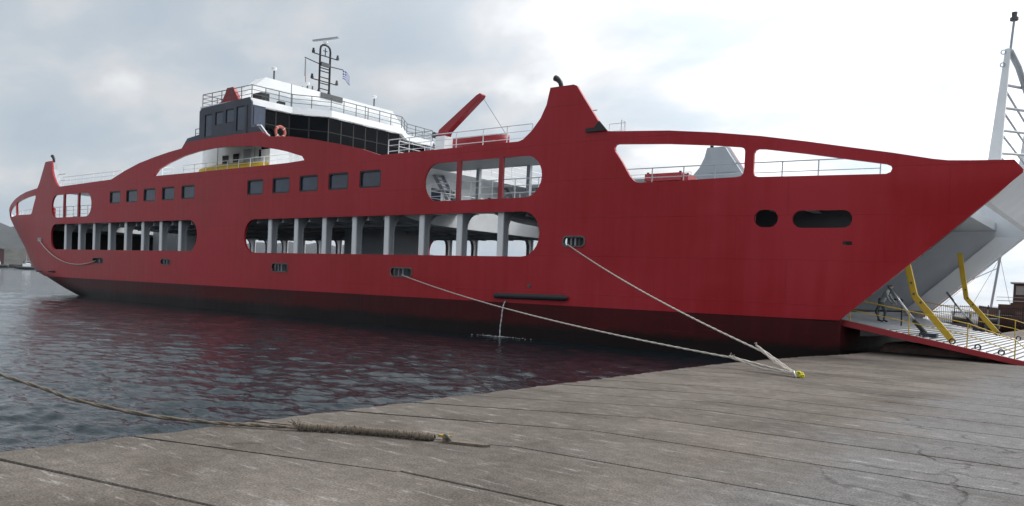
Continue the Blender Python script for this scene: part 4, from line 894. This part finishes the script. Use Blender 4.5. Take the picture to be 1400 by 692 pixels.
# person on the ramp, bending forward
def build_person():
    root = empty('person', (-9.25, 39.0, ramp_z(-9.25) + .005)); tag(root, 'person in grey work clothes bending forward at the top of the ramp', 'person')
    J = {'pel': (0, 0, .92), 'sp': (.10, 0, 1.15), 'ch': (.22, 0, 1.36), 'nk': (.30, 0, 1.50), 'hd': (.36, 0, 1.60), 'ht': (.40, 0, 1.70),
         'hl': (0, -.10, .86), 'kl': (-.18, -.12, .50), 'al': (-.02, -.13, .09), 'tl': (.16, -.14, .04), 'hr': (0, .10, .86), 'kr': (.16, .12, .48), 'ar': (.10, .13, .09), 'tr': (.28, .14, .04),
         'sl': (.22, -.19, 1.40), 'el': (.30, -.24, 1.12), 'wl': (.46, -.2, .92), 'fl': (.52, -.19, .84), 'sr': (.22, .19, 1.40), 'er': (.34, .24, 1.14), 'wr': (.5, .2, .96), 'fr': (.56, .19, .88)}
    rad = {'pel': .15, 'sp': .13, 'ch': .15, 'nk': .06, 'hd': .095, 'ht': .085, 'hl': .10, 'kl': .065, 'al': .045, 'tl': .04, 'hr': .10, 'kr': .065, 'ar': .045, 'tr': .04, 'sl': .075, 'el': .05, 'wl': .036, 'fl': .03, 'sr': .075, 'er': .05, 'wr': .036, 'fr': .03}
    Ed = [('pel', 'sp'), ('sp', 'ch'), ('ch', 'nk'), ('nk', 'hd'), ('hd', 'ht'), ('pel', 'hl'), ('hl', 'kl'), ('kl', 'al'), ('al', 'tl'), ('pel', 'hr'), ('hr', 'kr'), ('kr', 'ar'), ('ar', 'tr'), ('ch', 'sl'), ('sl', 'el'), ('el', 'wl'), ('wl', 'fl'), ('ch', 'sr'), ('sr', 'er'), ('er', 'wr'), ('wr', 'fr')]
    ks = list(J); me = bpy.data.meshes.new('body'); me.from_pydata([J[k] for k in ks], [(ks.index(a), ks.index(b_)) for a, b_ in Ed], [])
    m = bpy.data.materials.new('work_clothes'); m.use_nodes = True; t = m.node_tree; L = t.links.new; bs = t.nodes['Principled BSDF']; bs.inputs['Roughness'].default_value = .85
    tc = N(t, 'ShaderNodeTexCoord'); sp = N(t, 'ShaderNodeSeparateXYZ'); L(tc.outputs['Object'], sp.inputs[0]); rp = N(t, 'ShaderNodeValToRGB'); rp.color_ramp.interpolation = 'CONSTANT'
    dv = N(t, 'ShaderNodeMath', operation='DIVIDE'); L(sp.outputs[2], dv.inputs[0]); dv.inputs[1].default_value = 2.; L(dv.outputs[0], rp.inputs[0])
    e = rp.color_ramp.elements; e[0].position = 0; e[0].color = (.02, .02, .02, 1); e[1].position = .05; e[1].color = (.07, .085, .09, 1)
    for p, c in ((.46, (.30, .31, .32, 1)), (.745, (.45, .28, .20, 1)), (.82, (.04, .03, .025, 1))): q = e.new(p); q.color = c
    L(rp.outputs[0], bs.inputs['Base Color'])
    o = link('body', me, m, root); sk = o.modifiers.new('skin', 'SKIN'); sk.use_smooth_shade = True
    for i, k in enumerate(ks): me.skin_vertices[0].data[i].radius = (rad[k], rad[k]); me.skin_vertices[0].data[i].use_root = (k == 'pel')
    s = o.modifiers.new('sub', 'SUBSURF'); s.levels = s.render_levels = 2
    for k in ('fl', 'fr'):                       # fingers
        b = MB(); p = Vector(J[k])
        for q in range(4): b.tube([p + Vector((.0, (q - 1.5) * .02, 0)), p + Vector((.03, (q - 1.5) * .022, -.045)), p + Vector((.025, (q - 1.5) * .022, -.08 + .006 * abs(q - 1.5)))], [.011, .01, .008], 6)
        b.tube([p + Vector((.02, -.025, .01)), p + Vector((.05, -.03, -.015)), p + Vector((.055, -.025, -.045))], [.012, .011, .009], 6); b.build('hand', mat('skin', (.45, .27, .19), .6), root, True)
build_person()

# ================================================================== mooring
def catenary(a, b, sag, n=24, wob=0):
    a = Vector(a); b = Vector(b); out = []
    for i in range(n + 1):
        t = i / n; p = a.lerp(b, t); p.z -= sag * 4 * t * (1 - t); out.append(p + Vector((random.uniform(-wob, wob), random.uniform(-wob, wob), 0)))
    return out
def rope(name, pts, r, m, label, parent=None):
    b = MB(); pts = [Vector(p) for p in pts]
    # two twisted strands give the lay of the rope
    S = []
    for i in range(len(pts) - 1):
        k = max(1, int((pts[i + 1] - pts[i]).length / (r * 5)))
        k = min(k, 14); S += [pts[i].lerp(pts[i + 1], j / k) for j in range(k)]
    S.append(pts[-1])
    for ph in (0, math.pi):
        q = []
        for i, p in enumerate(S):
            d = (S[min(i + 1, len(S) - 1)] - S[max(i - 1, 0)]).normalized(); u = d.cross(Vector((0, 0, 1))).normalized(); w = d.cross(u); a = i * 1.25 + ph
            q.append(p + (u * math.cos(a) + w * math.sin(a)) * r * .45)
        b.tube(q, r * .75, 6)
    o = b.build(name, m, parent, True)
    if label: tag(o, label, 'rope')
    return o
RING = Vector((-7.32, 22.05, .06))
ra = rope('mooring_rope', catenary((-22.75, Y0 - .08, 4.36), RING + Vector((-1.35, .9, .52)), .22) + [RING + Vector((-.1, .02, .05))], .029, ROPE, 'pale mooring rope running from the fairlead below the bow funnel to the quay ring')
rb_ = rope('mooring_rope', catenary((-34.6, Y0 - .08, 2.52), RING + Vector((-1.9, .55, .25)), .34) + [RING + Vector((-.1, -.04, .05))], .029, ROPE, 'long pale mooring rope from the fairlead under the car deck openings to the quay ring')
for q0, par in ((RING + Vector((-1.55, 1.03, .66)), ra), (RING + Vector((-2.2, .62, .30)), rb_)):        # spliced eyes, doubled back
    rope('eye_splice', [q0, q0.lerp(RING, .5) + Vector((.02, .10, -.02)), RING + Vector((0, .07, .02)), RING + Vector((.12, .02, .02)), RING + Vector((.05, -.08, .02)), q0.lerp(RING, .5) + Vector((.02, -.07, -.08)), q0 + Vector((.1, -.03, -.04))], .030, ROPE, None, par)
    b = MB()
    for k in range(3):
        p = q0 + (RING - q0) * random.uniform(0, .12); b.tube([p, p + Vector((random.uniform(-.1, .1), random.uniform(-.1, .1), random.uniform(.03, .12)))], .010, 4)
    b.build('whipping', ROPE, par)
mr = empty('mooring_ring', tuple(RING - Vector((0, 0, .06)))); tag(mr, 'small steel ring with yellow lashing set in the quay where two pale ropes meet', 'mooring ring')
MB().torus((0, 0, .05), (1, .2, .5), .13, .028, 20, 8).build('ring', STEEL, mr, True); MB().tube([(0.02, 0, -.01), (.02, 0, .07)], .05, 10).build('stud', DGREY, mr)
b = MB()
for k in range(9): b.torus((.12 + .05 * math.sin(k * 2.3), .05 * math.cos(k * 1.7), .06 + .02 * (k % 3)), (math.sin(k), math.cos(k * 1.3), .4), .07, .018, 14, 6)
b.build('yellow_lashing', mat('yellow_rope', (.60, .55, .04), .8, var=.2, scale=20), mr, True)
# near rope: from a boat off to the left, over the quay edge to a ring
NR = Vector((-7.40, 8.06, .05))
pts = [(-24, 4.6, 2.2), (-19, 4.72, 1.12), (-16.2, 4.94, .57), (-14.7, 5.11, .37), (-13.5, 5.30, .26), (-12.5, 5.38, .19), (-11.2, 5.82, .09), (-10.3, 6.36, .045), (-9.8, 6.69, .045), (-9.2, 7.08, .05)]
def smooth_pts(P, n=6):
    P = [Vector(p) for p in P]; out = []
    for i in range(len(P) - 1):
        p0, p1, p2, p3 = P[max(i - 1, 0)], P[i], P[i + 1], P[min(i + 2, len(P) - 1)]
        for j in range(n):
            t = j / n; out.append(.5 * ((2 * p1) + (p2 - p0) * t + (2 * p0 - 5 * p1 + 4 * p2 - p3) * t * t + (3 * p1 - p0 - 3 * p2 + p3) * t ** 3))
    return out + [P[-1]]
rc = rope('near_rope', smooth_pts(pts), .027, ROPEB, 'brown rope with a thick wrapped end crossing the quay edge to an iron ring')
b = MB(); sl = smooth_pts([(-9.3, 7.03, .055), (-8.9, 7.31, .06), (-8.45, 7.58, .06), (-7.95, 7.80, .06), (-7.55, 7.98, .055)], 14)
b.tube(sl, [(.048 + .010 * math.sin(i * 1.9) + random.uniform(-.006, .006)) * (1 if i > 2 else .7) for i in range(len(sl))], 12)
for i in range(0, len(sl) - 1, 1):
    d = sl[i + 1] - sl[i]; b.torus(sl[i] + Vector((0, 0, random.uniform(-.004, .004))), d + Vector((random.uniform(-.02, .02), random.uniform(-.02, .02), 0)), .046 + random.uniform(-.004, .006), .011, 14, 5)
b.build('chafing_wrap', ROPEB, rc, True)
b = MB()
for k in range(14):
    p = Vector(sl[1]) + Vector((random.uniform(-.1, .1), random.uniform(-.05, .05), .02)); b.tube([p, p + Vector((random.uniform(-.18, .02), random.uniform(-.1, .1), random.uniform(.0, .08)))], .008, 4)
b.build('frayed_end', ROPEB, rc)
nr = empty('mooring_ring', (NR.x, NR.y, 0)); tag(nr, 'iron ring with a worn yellow cover at the thick end of the brown rope', 'mooring ring')
MB().torus((.03, .0, .04), (.2, 1, .5), .07, .022, 20, 8).build('ring', DGREY, nr, True)
recalc(MB().prism([(-.10, -.05), (.06, -.05), (.08, .04), (-.09, .05)], .07, .10, 'z').build('yellow_cover', mat('worn_yellow', (.32, .22, .04), .8, var=.4, scale=20), nr)); MB().tube([(0, 0, -.02), (.02, 0, .07)], .05, 8).build('stud', ROPEB, nr)
recalc(MB().prism([(.10, -.05), (.55, .13), (.62, .22), (.40, .2), (.1, .06)], .004, .035, 'z').build('anchor_strap', ROPEB, nr))
# slack line along the stern
sy = lambda x, z: sideY(x, z) - .12
a_, c_ = (-86.8, 4.68), (-74.0, 2.78); P = []
for i in range(25):
    t = i / 24; x = a_[0] + (c_[0] - a_[0]) * t; z = a_[1] + (c_[1] - a_[1]) * t - 1.15 * 4 * t * (1 - t) * (1 - .0 * t); P.append((x, sy(x, z), z))
rope('slack_line', P, .045, ROPE, 'pale slack line looping along the red stern between two fairleads')
# water running out of a scupper
V = []; b = MB(); pts = [(-26.6, Y0 - .05, 1.32), (-26.6, Y0 - .17, 1.2), (-26.62, Y0 - .27, .8), (-26.6, Y0 - .34, .35), (-26.63, Y0 - .38, -.1), (-26.6, Y0 - .41, -.58)]
b.tube(smooth_pts(pts, 5), [.028 + .012 * math.sin(i * 2.1) for i in range(26)], 6)
wj = b.build('water_jet', mat('foam', (.6, .6, .6), .35, var=.2, scale=12), None, True); tag(wj, 'thin stream of water falling from the red hull into the harbour', 'water', kind='stuff')
b = MB()
for k in range(110):
    a = random.uniform(0, 6.28); r0 = abs(random.gauss(0, 1)); x, y = -26.6 + 1.1 * r0 * math.cos(a), Y0 - .45 + .28 * r0 * math.sin(a) - .1; s = random.uniform(.012, .035)
    b.tube([(x - s * 1.5, y, ZW + .035), (x, y, ZW + .05), (x + s * 1.5, y, ZW + .035)], [.004, s * .45, .004], 5)
b.build('foam', MATS['foam'], wj, True)['kind'] = 'stuff'

# bumper under the ramp
def lump(name, x0, x1, y0, y1, h, m, seed):
    g = np.random.default_rng(seed); n, k = 26, 14; V = []; F = []
    for i in range(n + 1):
        for j in range(k + 1):
            u, v = i / n, j / k; a = math.pi * v; e = (1 - abs(2 * u - 1) ** 6) ** .4
            V.append((x0 + (x1 - x0) * u, (y0 + y1) / 2 - (y1 - y0) / 2 * math.copysign(abs(math.cos(a)) ** .5, math.cos(a)), h * (1 - .45 * u) * e * math.sin(a) ** .45 + g.normal() * .012 - .01))
    for i in range(n):
        for j in range(k): a = i * (k + 1) + j; F.append((a, a + k + 1, a + k + 2, a + 1))
    o = recalc(raw(name, V, F, m, None, True)); return o
BR = mat('brown_concrete', (.17, .12, .10), .95, var=.35, scale=2.5, bump=.6, bscale=9)
bu = lump('concrete_bumper', -8.85, -4.6, 37.2, 39.2, .50, BR, 4); place(bu, (-6.9, 38.2, 0)); tag(bu, 'rough brown concrete bumper on the quay edge under the lowered ramp', 'bumper')
FMB().prism([(-10.0, .55), (-9.2, .62), (-8.3, .78), (-8.3, .9), (-9.6, 1.0), (-10, .95)], 38, 47).build('hinge_guard', WHITE)

# ================================================================== beyond the ramp
def fence(p0, p1, h, label):
    e = empty('iron_fence', p0); tag(e, label, 'fence'); d = Vector(p1) - Vector(p0); Ld = d.length; e.rotation_euler = (0, 0, math.atan2(d.y, d.x)); b = MB()
    n = int(Ld / .17)
    for i in range(n + 1): x = Ld * i / n; b.box(x - .018, x + .018, -.018, .018, .12, h)
    b.build('picket_row', BLACK, e)['kind'] = 'stuff'
    for z in (.2, h * .62, h - .15): MB().box(0, Ld, -.03, .03, z, z + .06).build('rail', BLACK, e)
    for i in range(int(Ld / 3) + 1): MB().box(3 * i - .05, 3 * i + .05, -.05, .05, 0, h + .12).build('post', BLACK, e)
fence((-30, 92, 0), (12, 97, 0), 2.1, 'long black iron picket fence closing the quay behind the ramp')
# brown boat with wheelhouse behind the fence
BW = mat('brown_wood', (.10, .045, .030), .6, var=.25, scale=1.5, stretch=(1, 1, .2)); CREAM = mat('cream_paint', (.36, .33, .31), .6)
bt = empty('wooden_boat', (-8.3, 104, ZW)); bt.rotation_euler = (0, 0, R(3)); tag(bt, 'brown wooden boat with a square wheelhouse lying behind the fence', 'boat')
V, F = boat_hull('h', 16, 4.6, 2.6, None, 20, 9, .25); o = recalc(raw('hull', [(x + 2, y, z - .5) for x, y, z in V], F, BW, bt, True)); o.modifiers.new('s', 'SOLIDIFY').thickness = .08
MB().prism([(-5, -1.9), (8, -1.9), (8, 1.9), (-5, 1.9)], 1.75, 1.9, 'z').build('boat_deck', CREAM, bt)
MB().box(-4, 7, -2.0, -1.95, 2.0, 3.0).build('bulwark', BW, bt)
MB().box(-2.9, 4.5, -1.5, 1.5, 1.9, 3.2).build('deck_house', BW, bt)
wh = MB().box(-2.7, 3.5, -1.4, 1.4, 3.2, 5.3).build('wheelhouse', BW, bt)
MB().box(-3.0, 3.9, -1.7, 1.7, 5.3, 5.45).build('wheelhouse_roof', CREAM, bt)
for k in range(4): MB().box(-2.45 + 1.5 * k, -1.55 + 1.5 * k, -1.44, -1.405, 4.1, 5.05).build('window', CREAM, bt)
MB().box(-4.2, 6, -1.95, -1.9, 3.35, 3.42).box(-4.2, 6, -1.95, -1.9, 3.75, 3.8).build('boat_rail', LGREY, bt)
V, F = boat_hull('h', 3.6, 1.2, .5, None); o = recalc(raw('dinghy', [(x + .2, y, 6.05 - z) for x, y, z in V], F, BW, bt, True))
MB().tube([(2.6, 0, 5.4), (2.6, 0, 10.2)], .12, 8).build('mast', LGREY, bt); MB().tube([(2.0, 0, 8.1), (4.2, 0, 8.3)], .08, 6).build('spar', LGREY, bt); MB().tube([(2.45, -.3, 7.9), (2.45, -.3, 8.5)], .3, 8).build('lamp', LGREY, bt)
# white mast with stays to the left of it
ml = empty('sailing_boat', (-15.6, 108, ZW)); tag(ml, 'white boat with a leaning mast and stays beyond the fence', 'boat')
V, F = boat_hull('h', 9, 2.8, 1.7, None, 16, 9, .2); o = recalc(raw('hull', [(x, y, z - .4) for x, y, z in V], F, WHITE, ml, True)); o.modifiers.new('s', 'SOLIDIFY').thickness = .06
MB().box(-2, 2, -.9, .9, 1.1, 2.0).build('cabin', WHITE, ml); MB().tube([(1.8, 0, 1.2), (2.6, 0, 8.6)], .14, 8).build('mast', LGREY, ml); MB().bar((2.5, 0, 8.1), (.6, 0, 8.2), .12, .12).build('crosstree', LGREY, ml)
MB().tube([(2.45, 0, 7.2), (-4.4, 0, 3.5)], .05, 6).build('boom', LGREY, ml)
for x in (-4.3, -.6, 4.2): MB().tube([(2.58, 0, 8.4), (x, 0, 1.4)], .02, 4).build('stay', DGREY, ml)
# folded gangway rubbish left of the fence: dark machinery
for k, (x, y, w, h) in enumerate(((-13.5, 88, 1.8, 1.3), (-11.0, 88.6, 1.2, 1.8))):
    e = empty('net_winch', (x, y, 0)); tag(e, ('low wide dark winch standing in front of the iron fence' if k == 0 else 'tall narrow dark winch standing in front of the iron fence'), 'winch')
    MB().box(-w / 2, w / 2, -.5, .5, 0, .35).build('base', DGREY, e); MB().tube([(-w * .35, 0, .62), (w * .35, 0, .62)], .38, 12).build('drum', BLACK, e)
    for q in (-.42, .38): MB().box(w * q, w * q + .08, -.45, .45, .35, h).build('side_plate', DGREY, e)
# ================================================================== far shore
def hill(name, azs, r0, hts, m, seed, label):
    g = np.random.default_rng(seed); n = 120; k = 14; V = []; F = []
    az = np.linspace(azs[0], azs[1], n); H = np.interp(az, np.linspace(azs[0], azs[1], len(hts)), hts)
    rough = sum(g.normal() * np.sin(az * f * 7 + g.random() * 6) / f for f in range(1, 9)); H = H * (1 + .06 * rough)
    for i in range(n):
        for j in range(k + 1):
            t = j / k; r = r0 * (1 + .55 * t); h = H[i] * (math.sin(min(1, t * 1.25) * math.pi / 2) ** 1.4) + (g.normal() * 4 * t if 0 < j < k else 0)
            a = R(az[i]); V.append((r * math.sin(a), r * math.cos(a), ZW + h - (1 if j == 0 else 0)))
    for i in range(n - 1):
        for j in range(k): a = i * (k + 1) + j; F.append((a, a + 1, a + k + 2, a + k + 1))
    o = recalc(raw(name, V, F, m, None, True)); tag(o, label, 'hill', kind='structure'); return o
SCR = mat('scrub', (.050, .052, .050), .95, var=.35, scale=.012)
hill('hills', (-95, -22), 6500, [375, 400, 412, 400, 375, 325, 375, 300, 175, 75, 20], SCR, 5, 'low blue-grey hills along the far shore behind the stern')
hill('headland', (-95, -58), 1250, [30, 27, 30, 26, 30, 24, 8], mat('dark_scrub', (.055, .055, .050), .95, var=.5, scale=.05), 9, 'low dark headland on the far shore below the hills')
def far_boat(az, r, Lh, wm, hm, label, rot=0, kind=0):
    a = R(az); e = empty('harbour_tug', (r * math.sin(a), r * math.cos(a), ZW)); e.rotation_euler = (0, 0, R(-az + rot)); tag(e, label, 'boat', 'boats along the far shore')
    V, F = boat_hull('h', Lh, Lh * .28, Lh * .14, None, 16, 9, .35); o = recalc(raw('hull', [(x, y, z - .4) for x, y, z in V], F, hm, e, True)); o.modifiers.new('s', 'SOLIDIFY').thickness = .1
    MB().box(-Lh * .15, Lh * .18, -Lh * .09, Lh * .09, Lh * .10, Lh * .24).build('deck_house', wm, e); MB().box(-Lh * .02, Lh * .14, -Lh * .07, Lh * .07, Lh * .24, Lh * .36).build('wheelhouse', wm, e)
    MB().box(-.01 * Lh, Lh * .145, -Lh * .072, -Lh * .0705, Lh * .29, Lh * .34).build('window_band', GLASS, e); MB().tube([(0, 0, Lh * .36), (0, 0, Lh * .62)], .12, 6).build('mast', LGREY, e); MB().tube([(-Lh * .1, 0, Lh * .24), (-Lh * .1, 0, Lh * .34)], Lh * .03, 8).build('funnel', DGREY, e)
far_boat(-69.6, 560, 13, WHITE, DGREY, 'white tugboat lying off the far shore left of the stern', 0)
far_boat(-67.9, 600, 10, LGREY, BLACK, 'small dark-hulled boat moored close to the red stern on the far shore', 20)
far_boat(-71.2, 640, 16, LGREY, DGREY, 'grey workboat with dark hull on the far shore', -12)
# shipyard shed and crane on the far shore
def shed(az, r, w, h, m, label):
    a = R(az); e = empty('shipyard_shed', (r * math.sin(a), r * math.cos(a), ZW)); e.rotation_euler = (0, 0, R(-az)); tag(e, label, 'building')
    MB().box(-w / 2, w / 2, -8, 8, 0, h).build('wall', m, e); MB().prism([(-w / 2 - .5, h), (w / 2 + .5, h), (0, h + w * .16)], -8.4, 8.4).build('roof', DGREY, e)
    for k in range(max(2, int(w / 6))): MB().box(-w / 2 + 2 + 5.5 * k, -w / 2 + 4.5 + 5.5 * k, -8.05, -8.01, 2, h * .6).build('window', DGREY, e)
shed(-71.4, 1180, 26, 20, mat('shed_brown', (.10, .05, .05), .8), 'tall dull brown shipyard shed on the far shore')
q_ = MB(); q_.box(-420, 420, -12, 60, -1, 2.2); o = q_.build('shore', mat('shore_rock', (.07, .065, .06), .9, var=.3, scale=.2)); a = R(-72); o.location = (720 * math.sin(a), 720 * math.cos(a), ZW); o.rotation_euler = (0, 0, R(72)); tag(o, 'low dark quay along the far shore', 'shore', kind='structure')

# ================================================================== hazy air
hz = MB().box(-11000, 11000, -11000, 11000, -4.5, 620).build('haze', None); tag(hz, kind='stuff')
m = bpy.data.materials.new('haze'); m.use_nodes = True; t = m.node_tree; t.nodes.clear(); ou = N(t, 'ShaderNodeOutputMaterial'); pv = N(t, 'ShaderNodeVolumePrincipled')
pv.inputs['Color'].default_value = (.66, .80, 1, 1); pv.inputs['Density'].default_value = .000015; pv.inputs['Anisotropy'].default_value = .2; t.links.new(pv.outputs[0], ou.inputs['Volume']); hz.data.materials.append(m)
scene.render.engine = 'CYCLES'
